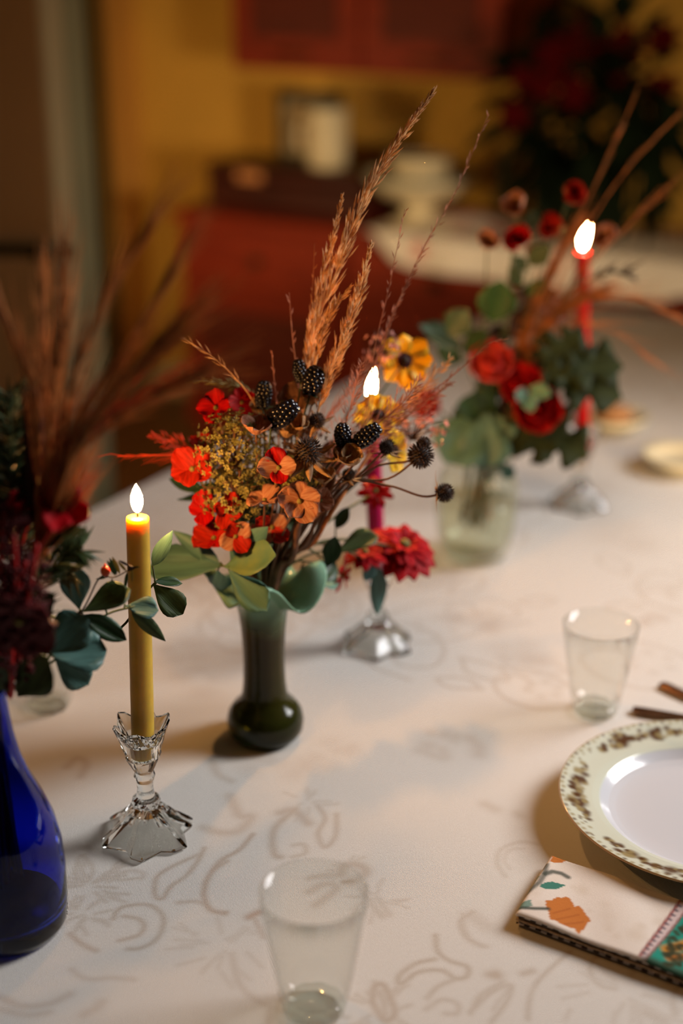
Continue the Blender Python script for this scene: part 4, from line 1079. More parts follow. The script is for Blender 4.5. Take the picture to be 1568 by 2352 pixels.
def plume(label, V, pts, m, start=.45, dens=260, gl=.015, spread=.5, gw=.0009, stem_r=.0011, stem=None, nm='grass_plume', taper=True, branches=0, width=.004):
    """pts: from low to tip"""
    o = froot(nm, label, 'grass', V)
    path = smooth_path(stem_pts(pts[0], V)[:-1] + [Vector(p) for p in pts], 10); n = len(path)
    MB().tube(path, [stem_r * (1.2 - .95 * i / n) for i in range(n)], 5).build('stem', stem or m, o)
    lens = [0]
    for i in range(1, n): lens.append(lens[-1] + (path[i] - path[i - 1]).length)
    tot = lens[-1]; i0 = 0
    # start: fraction of the visible part (from pts[0]) where grains begin
    L0 = min(lens[i] for i in range(n) if (path[i] - Vector(pts[0])).length < .02) if any((p - Vector(pts[0])).length < .02 for p in path) else tot * .4
    s0 = L0 + (tot - L0) * start
    mb = MB()
    for k in range(dens):
        f = (k + RNG.random()) / dens; s = s0 + (tot - s0) * f
        i = max(1, next((q for q in range(n) if lens[q] >= s), n - 1)); u = (s - lens[i - 1]) / max(1e-6, lens[i] - lens[i - 1])
        p = path[i - 1].lerp(path[i], min(1, u)); t = (path[i] - path[i - 1]).normalized()
        env = (math.sin(PI * min(1, .15 + .85 * f)) ** .7 if taper else 1) * (1 if f < .75 else 1 - .5 * (f - .75) / .25)
        sd = t.orthogonal().normalized(); sd = Quaternion(t, RNG.uniform(0, 2 * PI)) @ sd
        off = sd * width * env * RNG.random()
        mb.spindle(p + off, t + sd * spread * RNG.uniform(.3, 1), gl * (.5 + .6 * env) * RNG.uniform(.7, 1.2), gw)
    mb.build('grains', m, o, kind='stuff', smooth=False)
    return o, path
def feather(label, V, pts, m, hairs=260, hl=.09, spread=.35, start=.35, hw=.0005, nm='feather_grass', stem=None):
    """soft plume: long fine hairs leaving the stem"""
    o = froot(nm, label, 'grass', V)
    path = smooth_path(stem_pts(pts[0], V)[:-1] + [Vector(p) for p in pts], 10); n = len(path)
    MB().tube(path, [.0016 * (1.2 - .9 * i / n) for i in range(n)], 5).build('stem', stem or m, o)
    mb = MB(); i1 = int(n * start); hairs = int(hairs * .55)
    for k in range(hairs):
        f = RNG.random(); i = min(n - 2, i1 + int((n - 1 - i1) * f)); p = path[i].lerp(path[i + 1], RNG.random()); t = (path[i + 1] - path[i]).normalized()
        sd = Quaternion(t, RNG.uniform(0, 2 * PI)) @ t.orthogonal().normalized()
        d = (t + sd * spread * RNG.uniform(.2, 1)).normalized(); L_ = hl * RNG.uniform(.5, 1.1) * (1 - .35 * f)
        q = p + d * L_ * .5; e = p + d * L_ + t * L_ * .12 + UP * -.008 * RNG.random()
        mb.tube([p, q, e], [hw, hw * .8, hw * .25], 3, cap=False)
    mb.build('hairs', m, o, kind='stuff', smooth=True); return o
def wisp(label, V, pts, m, r=.0008, grains=26, gl=.007, nm='wispy_grass', start=.45):
    return plume(label, V, pts, m, start, grains, gl, .7, .0006, r, nm=nm, taper=False, width=.001)[0]
def sprig(label, V, pts, leaves, m, nm='leaf_sprig', stem=M_GSTEM, cat='leaves', free=False, r=.0014):
    """leaves: (base xyz, tip xyz, mesh, width factor, material, normal)"""
    o = froot(nm, label, cat, V)
    path = smooth_path((stem_pts(pts[0], V)[:-1] if not free else []) + [Vector(p) for p in pts], 6)
    st = MB().tube(path, [r * (1.1 - .5 * i / len(path)) for i in range(len(path))], 6)
    for (b_, e_, me, wf, mm_, nr) in leaves:
        b_, e_ = Vector(b_), Vector(e_)
        near = min(path, key=lambda q: (q - b_).length)
        if .002 < (near - b_).length < .08: st.tube(smooth_path([near, near.lerp(b_, .6) + UP * .002, b_], 4), [.0009] * 9 if False else .0009, 5)
        L_ = (e_ - b_).length
        inst('leaf', me, o, b_, e_ - b_, nr if nr is not None else TOCAM + UP * .5, L_, L_ * wf, L_, mat=mm_ or m)
    st.build('stem', stem, o); return o
def cluster(label, V, at, rad, m, n=230, s=.0032, stem=M_STEM, nm='floret_cluster', sc=(1, 1, 1)):
    o = froot(nm, label, 'flower', V); pts = add_stem(o, V, at, stem, .0014)
    br = MB(); fl = MB()
    for k in range(26):
        d = Vector((RNG.gauss(0, 1), RNG.gauss(0, 1), RNG.gauss(0, 1) + .35)).normalized(); e = Vector(at) + Vector((d.x * sc[0], d.y * sc[1], d.z * sc[2])) * rad * .95
        br.tube([Vector(at) - UP * rad * .4, Vector(at).lerp(e, .5), e], [.0008, .0006, .0004], 4)
    for k in range(n):
        d = Vector((RNG.gauss(0, 1), RNG.gauss(0, 1), RNG.gauss(0, 1))).normalized(); c = Vector(at) + Vector((d.x * sc[0], d.y * sc[1], d.z * sc[2])) * rad * RNG.uniform(.55, 1.05)
        q, a, b = head_frame(d + rv(.4))
        for j in range(4):
            t = PI / 2 * j + k; e = a * math.cos(t) + b * math.sin(t) + q * .35; w = a * -math.sin(t) + b * math.cos(t); i = len(fl.v)
            fl.v += [tuple(c), tuple(c + e * s * .6 + w * s * .42), tuple(c + e * s * 1.15), tuple(c + e * s * .6 - w * s * .42)]; fl.f.append((i, i + 1, i + 2, i + 3))
        fl.ball(c + q * s * .25, s * .3, 5, 4)
    br.build('branchlets', stem, o, kind='stuff'); fl.build('florets', m, o, kind='stuff', smooth=False); return o

# ------------------------------------------------------------------ middle bouquet (green vase)
g = lambda x, y, d=0.0: B(x, y, YG + d)
plume('tallest wheat-coloured grass plume of the middle bouquet, leaning right', VG, [g(690, 1000, .0), g(715, 800, .005), g(765, 640, .01), g(850, 430, .02), g(992, 212, .035)], M_WHEAT, .16, 430, .017, .42, .0010, nm='grass_plume', width=.006)
plume('wheat grass plume just left of the tallest one', VG, [g(690, 990, .02), g(712, 780, .02), g(745, 620, .02), g(785, 452, .02)], M_WHEAT, .20, 230, .013, .45, .0009, width=.004)
plume('shorter wheat grass plume right of the tallest one', VG, [g(735, 930, -.01), g(770, 830, -.01), g(815, 700, -.005), g(853, 562, 0)], M_WHEAT, .12, 270, .013, .5, .0009, width=.005)
plume('short wheat grass spike forking beside the shorter plume', VG, [g(715, 870, -.005), g(740, 770, -.005), g(768, 705, -.005), g(803, 660, -.005)], M_WHEAT, .3, 120, .011, .5, .0009, width=.003)
plume('wheat grass spike low above the big blackberry', VG, [g(725, 960, -.02), g(752, 870, -.02), g(782, 800, -.02), g(800, 745, -.02)], M_WHEAT, .2, 120, .012, .55, .0009, width=.004)
wisp('longest thin dark grass stem reaching the upper right', VG, [g(830, 1000, .05), g(890, 760, .06), g(965, 585, .07), g(1040, 450, .08), g(1122, 262, .09)], M_PINKGRASS, .0008, 40, .008, start=.35)
wisp('thin reddish grass stem with forked tip right of the plumes', VG, [g(820, 1000, .03), g(862, 830, .03), g(915, 690, .03), g(1003, 512, .03)], M_PINKGRASS, .0009, 34, .009, start=.4)
wisp('thin upright grass stem over the middle flame', VG, [g(830, 990, .02), g(860, 800, .02), g(893, 660, .02), g(930, 480, .02)], M_PINKGRASS, .0008, 22, .008, start=.5)
wisp('thin curved grass stem arching right over the red roses', VG, [g(860, 1040, .03), g(960, 930, .03), g(1060, 845, .03), g(1120, 790, .03), g(1168, 778, .03)], M_PINKGRASS, .001, 24, .007, start=.45)
wisp('thin dry grass stem bending left at the upper left', VG, [g(610, 1000, 0), g(570, 905, 0), g(500, 830, 0), g(415, 772, 0)], M_WHEAT, .001, 22, .012, start=.5)
wisp('straight hair-thin grass stem above the left blackberry', VG, [g(640, 1000, .01), g(634, 920, .01), g(628, 860, .01), g(624, 805, .01)], M_PINKGRASS, .0007, 8, .006)
wisp('hair-thin grass stem left of the wheat plumes', VG, [g(690, 980, .03), g(680, 850, .03), g(670, 760, .03), g(664, 672, .03)], M_PINKGRASS, .0007, 10, .007)
wisp('hair-thin grass stem leaning right beside the left plume', VG, [g(690, 970, .04), g(700, 800, .04), g(716, 680, .04), g(722, 560, .04)], M_RUSSET, .0006, 8, .006)
plume('fuzzy golden grass tip pointing left over the red flowers', VG, [g(640, 1010, .03), g(570, 905, .04), g(500, 878, .04), g(415, 872, .04)], M_GOLDFLORET, .25, 120, .008, .9, .0008, width=.003)
plume('pink airy grass spray left of the middle flame', VG, [g(770, 1040, 0), g(800, 950, -.01), g(815, 890, -.01), g(830, 835, -.01)], M_PINKGRASS, .05, 170, .012, 1.1, .0006, width=.014)
plume('pink airy grass spray below the lower yellow flower', VG, [g(790, 1040, -.01), g(860, 980, -.02), g(920, 930, -.02), g(965, 870, -.02)], M_PINKGRASS, .05, 200, .012, 1.1, .0006, width=.016)
plume('pink airy grass spray spreading right over the roses', VG, [g(800, 1060, .02), g(890, 990, .03), g(970, 930, .03), g(1035, 880, .03)], M_PINKGRASS, .1, 200, .013, 1.1, .0006, width=.014)
plume('pinkish grass spray with pointed spikelets right of the yellow flower', VG, [g(830, 1040, .05), g(930, 930, .05), g(990, 870, .05), g(1035, 822, .05)], M_WHEAT, .3, 70, .014, .9, .0010, width=.006)
plume('red fuzzy grass tuft at the left of the middle bouquet', VG, [g(560, 1090, .02), g(470, 1060, .03), g(400, 1020, .03), g(345, 1000, .03)], M_REDGRASS, .3, 150, .010, 1.1, .0007, width=.010)
feather('haze of tan feather grass behind the blackberries', VG, [g(700, 1040, .04), g(750, 960, .05), g(800, 900, .06), g(840, 850, .06)], M_PINKGRASS, 200, .05, .9, .3, .0003)
feather('russet feather grass spreading left towards the yellow candle', VG, [g(590, 1100, -.01), g(470, 1050, -.01), g(380, 1045, -.01), g(270, 1048, -.01)], M_REDGRASS, 60, .04, .3, .5, .0004)

for lab, x, y, d, ax, L_, w in (
    ('large blackberry beside the top of the short plumes', 720, 874, -.02, (.25, .1, 1), .025, .019),
    ('small blackberry at the foot of the tall plume', 688, 851, 0, (-.15, 0, 1), .020, .013),
    ('blackberry highest on the left of the middle bouquet', 605, 906, 0, (.1, 0, 1), .024, .016),
    ('large blackberry tilted right at the heart of the bouquet', 650, 952, -.04, None, .030, .020),
    ('round blackberry left of the longest tilted one', 787, 998, -.05, (0, 0, 1), .019, .0155),
    ('long tilted blackberry below the middle flame', 842, 1002, -.05, None, .029, .0165),
    ('tiny blackberry between the two on the right', 812, 1022, -.045, (1, 0, .3), .013, .010)):
    axv = (RIGHT * .8 + UP * .65) if ax is None else (RIGHT * ax[0] + UP * ax[2])
    blackberry(lab, VG, g(x, y, d), axv, L_, w)
seed_head('brown dried coneflower with curled bracts at the centre of the bouquet', VG, g(707, 1036, -.07), .0125, TOCAM + UP, 9)
seed_head('small brown seed head above the dried coneflower', VG, g(728, 966, -.03), .0075, TOCAM + UP, 5)
seed_head('small dark seed head against the lower yellow flower', VG, g(889, 1026, -.04), .0075, UP, 5)
seed_head('large round dark seed head at the right of the middle bouquet', VG, g(966, 1046, -.05), .0118, RIGHT + UP, 0, via=[g(780, 1110, -.02), g(890, 1100, -.04)])
seed_head('small dark seed bud on top of the large round one', VG, g(973, 1018, -.045), .0062, UP, 0, via=[g(850, 1080, -.02), g(940, 1058, -.045)])
seed_head('lowest round dark seed head on a long stem at the right', VG, g(1021, 1132, -.05), .0088, RIGHT, 6, via=[g(790, 1112, -.03), g(890, 1115, -.04), g(970, 1140, -.05)])
seed_head('tan seed pod among the dried petals on the right', VG, g(800, 1090, -.05), .006, UP, 7)

N_CAM = TOCAM
def hyd(label, x, y, d, r, m, nrm=None, **k): return floret_flower(label, VG, g(x, y, d), nrm if nrm is not None else N_CAM + rv(.5), r, m, **k)
hyd('bright red flower at the upper left of the middle bouquet', 497, 938, -.01, .021, M_RED, -RIGHT * .3 + TOCAM + UP * .4, m2=M_RED)
hyd('darker red flower tucked behind the upper left one', 555, 925, .03, .017, M_RED, RIGHT * .2 + TOCAM + UP * .3)
hyd('large veined orange-red flower at the left of the bouquet', 442, 1078, -.03, .024, M_ORANGE, TOCAM + UP * .25 - RIGHT * .15, petals=5)
hyd('small orange flower just above the large orange-red one', 458, 1020, .0, .014, M_ORANGE, UP + TOCAM * .3)
hyd('red and peach flower at the middle front', 640, 1075, -.075, .020, M_RED, TOCAM + UP * .2, m2=M_PEACH)
hyd('red flower with upright petals at the lower left', 472, 1172, -.04, .019, M_RED, TOCAM + UP * .6 - RIGHT * .3)
hyd('orange-red flower beside the upright red one', 520, 1172, -.05, .018, M_ORANGE, TOCAM + RIGHT * .4)
hyd('orange-red flower hanging at the bottom left of the bouquet', 492, 1238, -.04, .022, M_ORANGE, TOCAM * .6 + UP * .8 - RIGHT * .3, m2=M_RED, petals=5)
hyd('rust-coloured drooping flower above the rounded green leaf', 540, 1232, -.06, .018, M_PEACH, TOCAM + RIGHT * .3, m2=M_ORANGE)
hyd('peach flower facing down at the front of the bouquet', 688, 1152, -.08, .023, M_PEACH, TOCAM + UP * .1, petals=5)
hyd('pale peach flower seen edge-on left of the front peach one', 608, 1152, -.07, .019, M_PEACH, UP + TOCAM * .15 - RIGHT * .2)
hyd('peach flower at the right of the front peach one', 735, 1150, -.06, .015, M_PEACH, TOCAM + RIGHT * .5)
hyd('rust flower deep above the vase mouth', 625, 1210, -.04, .020, M_PEACH, TOCAM - UP * .2, m2=M_ORANGE)
hyd('pale pink curled petals above the gold florets', 588, 998, -.05, .017, M_PEACH, UP + TOCAM * .3, meshes=P_CUP)
for lab, x, y, d, r in (('dried tan cup of petals below the plumes', 716, 930, .0, .019), ('dried tan curled flower left of the tilted blackberry', 600, 952, .01, .016),
                        ('dried brown petal cup left of the small seed head', 690, 985, -.03, .018), ('dried tan curled flower at the right under the blackberries', 786, 1058, -.05, .017),
                        ('dried pale curled flower right of the dried coneflower', 812, 1068, -.06, .018), ('dried brown flower under the large tilted blackberry', 655, 1005, -.02, .015),
                        ('dried brown flower deep between the coneflower and stems', 745, 1110, -.05, .018)):
    floret_flower(lab, VG, g(x, y, d), UP * .8 + TOCAM * .6 + rv(.3), r, M_DRYPETAL, 4, meshes=P_CUP, nm='dried_flower', centre=M_BROWN, open_=.7)
cluster('gold-green mossy floret cluster at the left of the bouquet', VG, g(540, 1035, -.03), .040, M_GOLDFLORET, 420)
cluster('gold-green mossy floret cluster below the first one', VG, g(545, 1130, -.035), .036, M_GOLDFLORET, 380)
cluster('small gold-green floret cluster right of the peach flower', VG, g(682, 1100, -.05), .022, M_GOLDFLORET, 150)
cluster('brown floret cluster deep in the middle of the bouquet', VG, g(670, 1050, .0), .040, pm('brown_floret', (.10, .045, .015), .7, .4, 120), 260)
cluster('pink bud spray right of the lower yellow flower', VG, g(945, 985, .08), .030, M_PINKBUD, 60, .003, sc=(1.5, 1, .8))
cluster('pink bud spray left of the upper yellow flower', VG, g(880, 800, .12), .022, M_PINKBUD, 36, .003)
# red blooms, yellow flowers behind
coreopsis('yellow flower with dark centre above the middle flame', VG, g(928, 828, .16), TOCAM + RIGHT * .25 - UP * .1, .031)
coreopsis('yellow flower just under the middle flame', VG, g(868, 955, .07), TOCAM + UP * .9, .027)
coreopsis('lowest yellow flower behind the dark seed heads', VG, g(905, 1035, .06), RIGHT + TOCAM * .6, .024)
layered('big crimson zinnia hanging at the right of the green vase', VG, g(925, 1258, .09), TOCAM * .5 + UP * .8 + RIGHT * .3, .040, M_CRIMSON)
layered('crimson zinnia seen from the side below the green leaf', VG, g(838, 1272, .07), UP * .9 + TOCAM * .3, .024, M_CRIMSON, ((11, 1, .0), (8, .7, .5)))
layered('small red bloom hanging beside the vase rim', VG, g(782, 1318, .05), RIGHT * .8 - UP * .2 + TOCAM * .2, .022, M_CRIMSON, ((8, 1, .2), (6, .7, .8)))
layered('small red bloom at the top of the magenta candle', VG, g(862, 1130, .10), TOCAM + UP * .5, .019, M_RED, ((9, 1, .1), (6, .7, .7)))
# leaves
sprig('pair of broad sage leaves drooping over the vase front', VG, [g(560, 1300, -.05), g(510, 1300, -.055)],
      [(g(515, 1302, -.055), g(642, 1282, -.075), L_TEAL[0], 1.05, M_YELLEAF, TOCAM + UP * .7), (g(525, 1310, -.06), g(612, 1405, -.075), L_TEAL[1], .92, M_SAGE, TOCAM + UP * .1 + RIGHT * .2),
       (g(530, 1290, -.05), g(622, 1205, -.06), L_LANCE[0], 1.5, M_TEAL, TOCAM), (g(510, 1300, -.05), g(350, 1318, -.03), L_TEAL[2], .95, M_TEAL, UP * .8 + TOCAM * .7),
       (g(500, 1310, -.05), g(505, 1362, -.04), L_TEAL[0], 1.3, M_TEAL, UP + TOCAM * .3), (g(505, 1295, -.04), g(400, 1220, -.02), L_LANCE[1], 1.0, M_TEAL, TOCAM)], M_TEAL)
sprig('dark green leaves at the right above the vase rim', VG, [g(730, 1290, .02), g(770, 1250, .05)],
      [(g(755, 1300, .02), g(770, 1230, .03), L_OVAL[0], 1.2, M_DKGREEN, TOCAM), (g(770, 1270, .03), g(868, 1238, .05), L_TEAL[1], .9, M_OLIVE, UP + TOCAM * .6),
       (g(770, 1290, .03), g(720, 1340, .0), L_OVAL[1], 1.2, M_DKGREEN, TOCAM), (g(770, 1215, .05), g(800, 1165, .06), L_OVAL[0], 1.0, M_DKGREEN, TOCAM), (g(690, 1310, .02), g(770, 1350, .03), L_TEAL[2], 1.2, M_SAGE, UP + TOCAM * .5)], M_DKGREEN)
sprig('curved teal leaves hanging below the crimson zinnia', VG, [g(790, 1265, .05), g(850, 1300, .07)],
      [(g(868, 1300, .07), g(858, 1408, .07), L_LANCE[0], 1.3, M_TEAL, TOCAM + RIGHT * .6), (g(860, 1295, .07), g(835, 1335, .06), L_OVAL[0], 1.2, M_TEAL, TOCAM)], M_TEAL)
sprig('dark leaves at the left behind the orange-red flowers', VG, [g(560, 1180, .0), g(450, 1120, .03)],
      [(g(470, 1130, .02), g(390, 1108, .03), L_OVAL[0], .9, M_DKGREEN, UP + TOCAM), (g(500, 1150, .02), g(410, 1160, .03), L_OVAL[1], .9, M_DKGREEN, UP), (g(520, 1120, .0), g(450, 1140, .0), L_OVAL[0], 1.0, M_DKGREEN, UP + TOCAM),
       (g(590, 1120, .0), g(600, 1060, .0), L_OVAL[0], 1.3, M_DKGREEN, TOCAM), (g(560, 1200, -.02), g(545, 1150, -.02), L_OVAL[1], 1.3, M_DKGREEN, TOCAM), (g(620, 1250, -.02), g(650, 1190, -.02), L_OVAL[1], 1.4, M_DKGREEN, TOCAM)], M_DKGREEN)
sprig('bare brown twigs rising from the vase mouth', VG, [g(672, 1280, -.03), g(690, 1190, -.05), g(735, 1130, -.06)], [(g(690, 1190, -.05), g(668, 1165, -.06), L_LANCE[0], .6, M_DRYPETAL, TOCAM)], M_STEM, nm='twig', stem=M_STEM, cat='twig', r=.0042)
fr_ = random.Random(17)
for lb, cx_, cy_, d0_, n_, mm_ in (('dark green leaves filling the left heart of the middle bouquet', 545, 1150, .02, 9, M_DKGREEN), ('dark brown dried leaves filling the middle of the bouquet', 655, 1090, .01, 12, M_BROWN),
                                  ('dark olive leaves low in the middle of the bouquet', 650, 1215, .0, 9, M_OLIVE), ('brown dried leaves filling the right heart of the bouquet', 745, 1060, .03, 10, M_STEM), ('dark dried leaves behind the upper berries', 690, 950, .05, 8, M_STEM)):
    lv2 = []
    for k in range(n_):
        a_ = fr_.uniform(0, 6.28); bx_, by_ = cx_ + fr_.uniform(-45, 45), cy_ + fr_.uniform(-35, 35); dd = d0_ + fr_.uniform(-.03, .03); l_ = fr_.uniform(45, 85)
        lv2.append((g(bx_, by_, dd), g(bx_ + l_ * math.cos(a_), by_ + l_ * .8 * math.sin(a_), dd + fr_.uniform(-.02, .02)), L_OVAL[k % 2], fr_.uniform(1, 1.5), mm_, TOCAM + UP * fr_.uniform(-.2, .8) + RIGHT * fr_.uniform(-.6, .6)))
    sprig(lb, VG, [g(670, 1290, d0_), g((cx_ + 670) / 2, cy_ + 60, d0_), g(cx_, cy_, d0_)], lv2, mm_, nm='leafy_filler')
for k, (x, y, d, lb) in enumerate(((820, 1080, -.02, 'brown stalk leaning right out of the green vase'), (770, 1090, -.03, 'second brown stalk leaning right beside the first'), (850, 1040, .02, 'red-brown stalk farthest right out of the green vase'))):
    sprig(lb, VG, [g(700 + k * 8, 1250, -.03 + k * .01), g(735 + k * 12, 1180, -.03), g(x, y, d)], [], M_STEM, nm='woody_twig', stem=(M_STEM if k < 2 else M_RUSSET), cat='stalk', r=.003)

# ------------------------------------------------------------------ left bouquet (blue bottle)
q = lambda x, y, d=0.0: B(x, y, YB + d)
for lab, pts, m_, hr, sp in (
    ('brown feather grass sweeping farthest up right at the left edge', [q(95, 1240), q(150, 1030, -.03), q(270, 830, -.05), q(392, 630, -.06)], M_RUSSET, 240, .20),
    ('brown feather grass just below the farthest sweeping one', [q(95, 1240), q(170, 1030, -.04), q(300, 860, -.06), q(415, 735, -.07)], M_RUSSET, 240, .22),
    ('tall brown feather grass rising behind the leftmost flame', [q(90, 1240), q(140, 980, -.03), q(215, 750, -.05), q(330, 530, -.07)], M_RUSSET, 240, .20),
    ('red-lit feather grass lowest on the right of the left bouquet', [q(95, 1240), q(130, 1080, -.02), q(220, 980, -.03), q(340, 905, -.03)], M_REDGRASS, 260, .22),  # candle glow on this plume is put into its red colour
    ('brown feather grass arching right toward the dresser', [q(95, 1250), q(170, 1060, -.03), q(300, 940, -.05), q(440, 870, -.06)], M_RUSSET, 280, .3),
    ('upright brown feather grass beside the dark cattail', [q(85, 1250), q(110, 980, -.02), q(135, 800, -.03), q(150, 600, -.04)], M_RUSSET, 240, .22),
    ('brown feather grass leaning left out of the picture', [q(80, 1250), q(80, 1000, -.02), q(55, 840, -.03), q(-30, 660, -.04)], M_RUSSET, 200, .22),
    ('short russet feather grass tuft close to the dark cattail', [q(90, 1250), q(110, 1060, -.01), q(105, 900, -.02), q(100, 740, -.02)], M_RUSSET, 200, .2),
    ('brown feather grass reaching right above the red-lit one', [q(95, 1250), q(160, 1050, -.03), q(270, 900, -.05), q(400, 790, -.06)], M_RUSSET, 260, .25)):
    feather(lab, VB, pts, m_, hr, .10, sp, .38, .00055)
def cattail(label, V, pts, r, m):
    o = froot('cattail', label, 'seed head', V)
    path = smooth_path(stem_pts(pts[0], V)[:-1] + list(pts), 6); MB().tube(path, .0016, 6).build('stem', M_DARKPLUME, o)
    hp_ = smooth_path(pts[-3:], 10); n = len(hp_); mb = MB().tube(hp_, [r * (.35 + .65 * sn((i + .5) / n, 1, .35)) for i in range(n)], 14)
    for k in range(500):
        i = RNG.randrange(n - 1); t = (hp_[i + 1] - hp_[i]).normalized(); sd = Quaternion(t, RNG.uniform(0, 6.28)) @ t.orthogonal().normalized()
        mb.spindle(hp_[i].lerp(hp_[i + 1], RNG.random()) + sd * r * .8, sd + t * .8, r * .5, .0006)
    mb.build('seed_spike', m, o, kind='stuff'); return o
cattail('dark brown velvety cattail spike standing at the left edge', VB, [q(80, 1280), q(82, 1160, .01), q(80, 1010, .01), q(78, 895, .01)], .0085, M_DARKPLUME)
def amaranth(label, V, pts, r, m, n=420):
    o = froot('amaranth', label, 'flower', V)
    path = smooth_path(stem_pts(pts[0], V)[:-1] + list(pts), 8); MB().tube(path, .0018, 6).build('stem', M_RSTEM, o)
    hp_ = smooth_path(pts, 10); nn = len(hp_); mb = MB()
    for k in range(n):
        i = RNG.randrange(nn - 1); f = i / nn; t = (hp_[i + 1] - hp_[i]).normalized(); sd = Quaternion(t, RNG.uniform(0, 6.28)) @ t.orthogonal().normalized()
        rr_ = r * (.4 + .6 * sn(.1 + .85 * f, 1, .6)) * math.sqrt(RNG.random()); c = hp_[i].lerp(hp_[i + 1], RNG.random()) + sd * rr_
        mb.ball(c, .0022 * RNG.uniform(.6, 1.2), 5, 4); mb.spindle(c, sd + t * .6, .007, .0009)
    mb.build('flower_tufts', m, o, kind='stuff'); return o
amaranth('dark red amaranth head low at the left edge', VB, [q(30, 1560, .0), q(40, 1470, -.03), q(35, 1390, -.04), q(60, 1290, -.04)], .022, M_DARKRED)
amaranth('dark red amaranth head above the lower one', VB, [q(10, 1540, .0), q(10, 1380, -.02), q(0, 1290, -.03), q(10, 1180, -.03)], .022, M_DARKRED)
floret_flower('dark red drooping bloom over the bottle neck', VB, q(45, 1420, -.05), -UP * .3 + TOCAM * .4, .032, M_DARKRED, 7, M_RSTEM, nm='dark_red_flower', open_=.1)
hyd2 = lambda lab, x, y, d, r, m_, nr, **k: floret_flower(lab, VB, q(x, y, d), nr, r, m_, **k)
hyd2('bright red flower at the right of the left bouquet', 140, 1172, -.01, .022, M_CRIMSON, TOCAM + UP * .6 + RIGHT * .3, stem=M_RSTEM, nm='red_flower')
hyd2('dull red flower beside the cattail stem', 78, 1155, .02, .022, M_DARKRED, TOCAM + UP * .3, stem=M_RSTEM, nm='red_flower', m2=M_CRIMSON)
hyd2('dark red flower at the left edge beside the dull red one', 15, 1190, .02, .024, M_DARKRED, TOCAM + UP * .2, stem=M_RSTEM, nm='red_flower')
for k, (pts, lb) in enumerate((([q(24, 1600, -.02), q(26, 1500, -.035), q(24, 1440, -.04), q(-20, 1405, -.05)], 'bright red stalk leaving the bottle neck'), ([q(30, 1560, .0), q(32, 1420, -.045), q(35, 1310, -.05), q(32, 1230, -.05)], 'red stalk rising left of the teal leaves'), ([q(40, 1560, .0), q(55, 1430, -.04), q(70, 1340, -.05), q(85, 1250, -.05)], 'second red stalk leaning right above the bottle'))):
    sprig(lb, VB, pts, [], M_RSTEM, nm='red_sprig', stem=M_RSTEM, cat='stalk', r=.0026)
LFT = lambda b_, e_, me, wf, m_, nr=None, d0=0, d1=0: (q(b_[0], b_[1], d0), q(e_[0], e_[1], d1), me, wf, m_, nr)
TC = TOCAM
sprig('teal leaf sprig reaching right across the yellow candle', VB, [q(80, 1545, .02), q(130, 1480, .05), q(185, 1408, .07)],
      [LFT((182, 1400), (165, 1292), L_TEAL[0], .95, M_TEAL, TC + RIGHT * .2, .07, .07), LFT((190, 1405), (300, 1360), L_TEAL[1], .95, M_OLIVE, TC + UP * .8, .07, .09),
       LFT((190, 1412), (283, 1468), L_OVAL[0], .85, M_DKGREEN, TC + UP * .3, .07, .08), LFT((180, 1410), (165, 1440), L_OVAL[1], .9, M_TEAL, TC, .07, .06)], M_TEAL)
sprig('lobed blue-teal leaf sprig above the blue bottle', VB, [q(70, 1560, .02), q(105, 1500, .03)],
      [LFT((108, 1500), (205, 1425), L_TEAL[2], 1.45, M_TEAL, TC + UP * .4, .03, .05), LFT((115, 1505), (240, 1500), L_TEAL[0], 1.3, M_TEAL, TC + UP * .5, .03, .05),
       LFT((125, 1510), (200, 1568), L_TEAL[1], 1.1, M_TEAL, TC + UP * .2, .03, .04), LFT((100, 1495), (92, 1395), L_TEAL[1], .7, M_TEAL, TC + RIGHT * .6, .03, .04)], M_TEAL)
sprig('round dark olive leaves at the neck of the blue bottle', VB, [q(40, 1590, -.01), q(60, 1540, -.02)],
      [LFT((40, 1600), (118, 1505), L_TEAL[0], 1.5, M_OLIVE, TC + UP * .3, -.02, -.02), LFT((20, 1590), (-40, 1500), L_TEAL[1], 1.2, M_OLIVE, TC, -.02, -.02), LFT((60, 1520), (125, 1370), L_OVAL[0], .55, M_DKGREEN, TC, .0, .02)], M_OLIVE)
sprig('dark green leaf pair near the lower red bloom', VB, [q(60, 1540, .0), q(85, 1420, .01)],
      [LFT((84, 1400), (128, 1362), L_OVAL[0], 1.4, M_DKGREEN, TC, .01, .01), LFT((82, 1410), (100, 1440), L_OVAL[1], 1.0, M_TEAL, TC + RIGHT, .01, .01)], M_DKGREEN)
sprig('teal leaves crossing in front of the yellow candle', VB, [q(100, 1530, .03), q(230, 1420, .08), q(310, 1392, .095)],
      [LFT((288, 1392), (362, 1405), L_TEAL[1], 1.2, M_TEAL, TC + UP * .7, .095, .1), LFT((300, 1396), (378, 1468), L_LANCE[1], 1.0, M_OLIVE, TC, .095, .1), LFT((240, 1400), (290, 1348), L_TEAL[0], 1.2, M_OLIVE, TC + UP * .6, .08, .085)], M_TEAL)
sprig('pair of dark leaves hanging right of the yellow candle', VB, [q(250, 1460, .12), q(345, 1350, .16), q(358, 1340, .16)],
      [LFT((352, 1342), (416, 1410), L_TEAL[2], 1.1, M_OLIVE, TC + RIGHT * .4, .16, .16), LFT((355, 1336), (415, 1345), L_OVAL[1], .8, M_DKGREEN, TC + UP, .16, .17), LFT((350, 1300), (398, 1218), L_LANCE[0], 1.2, M_TEAL, TC, .17, .18)], M_OLIVE)
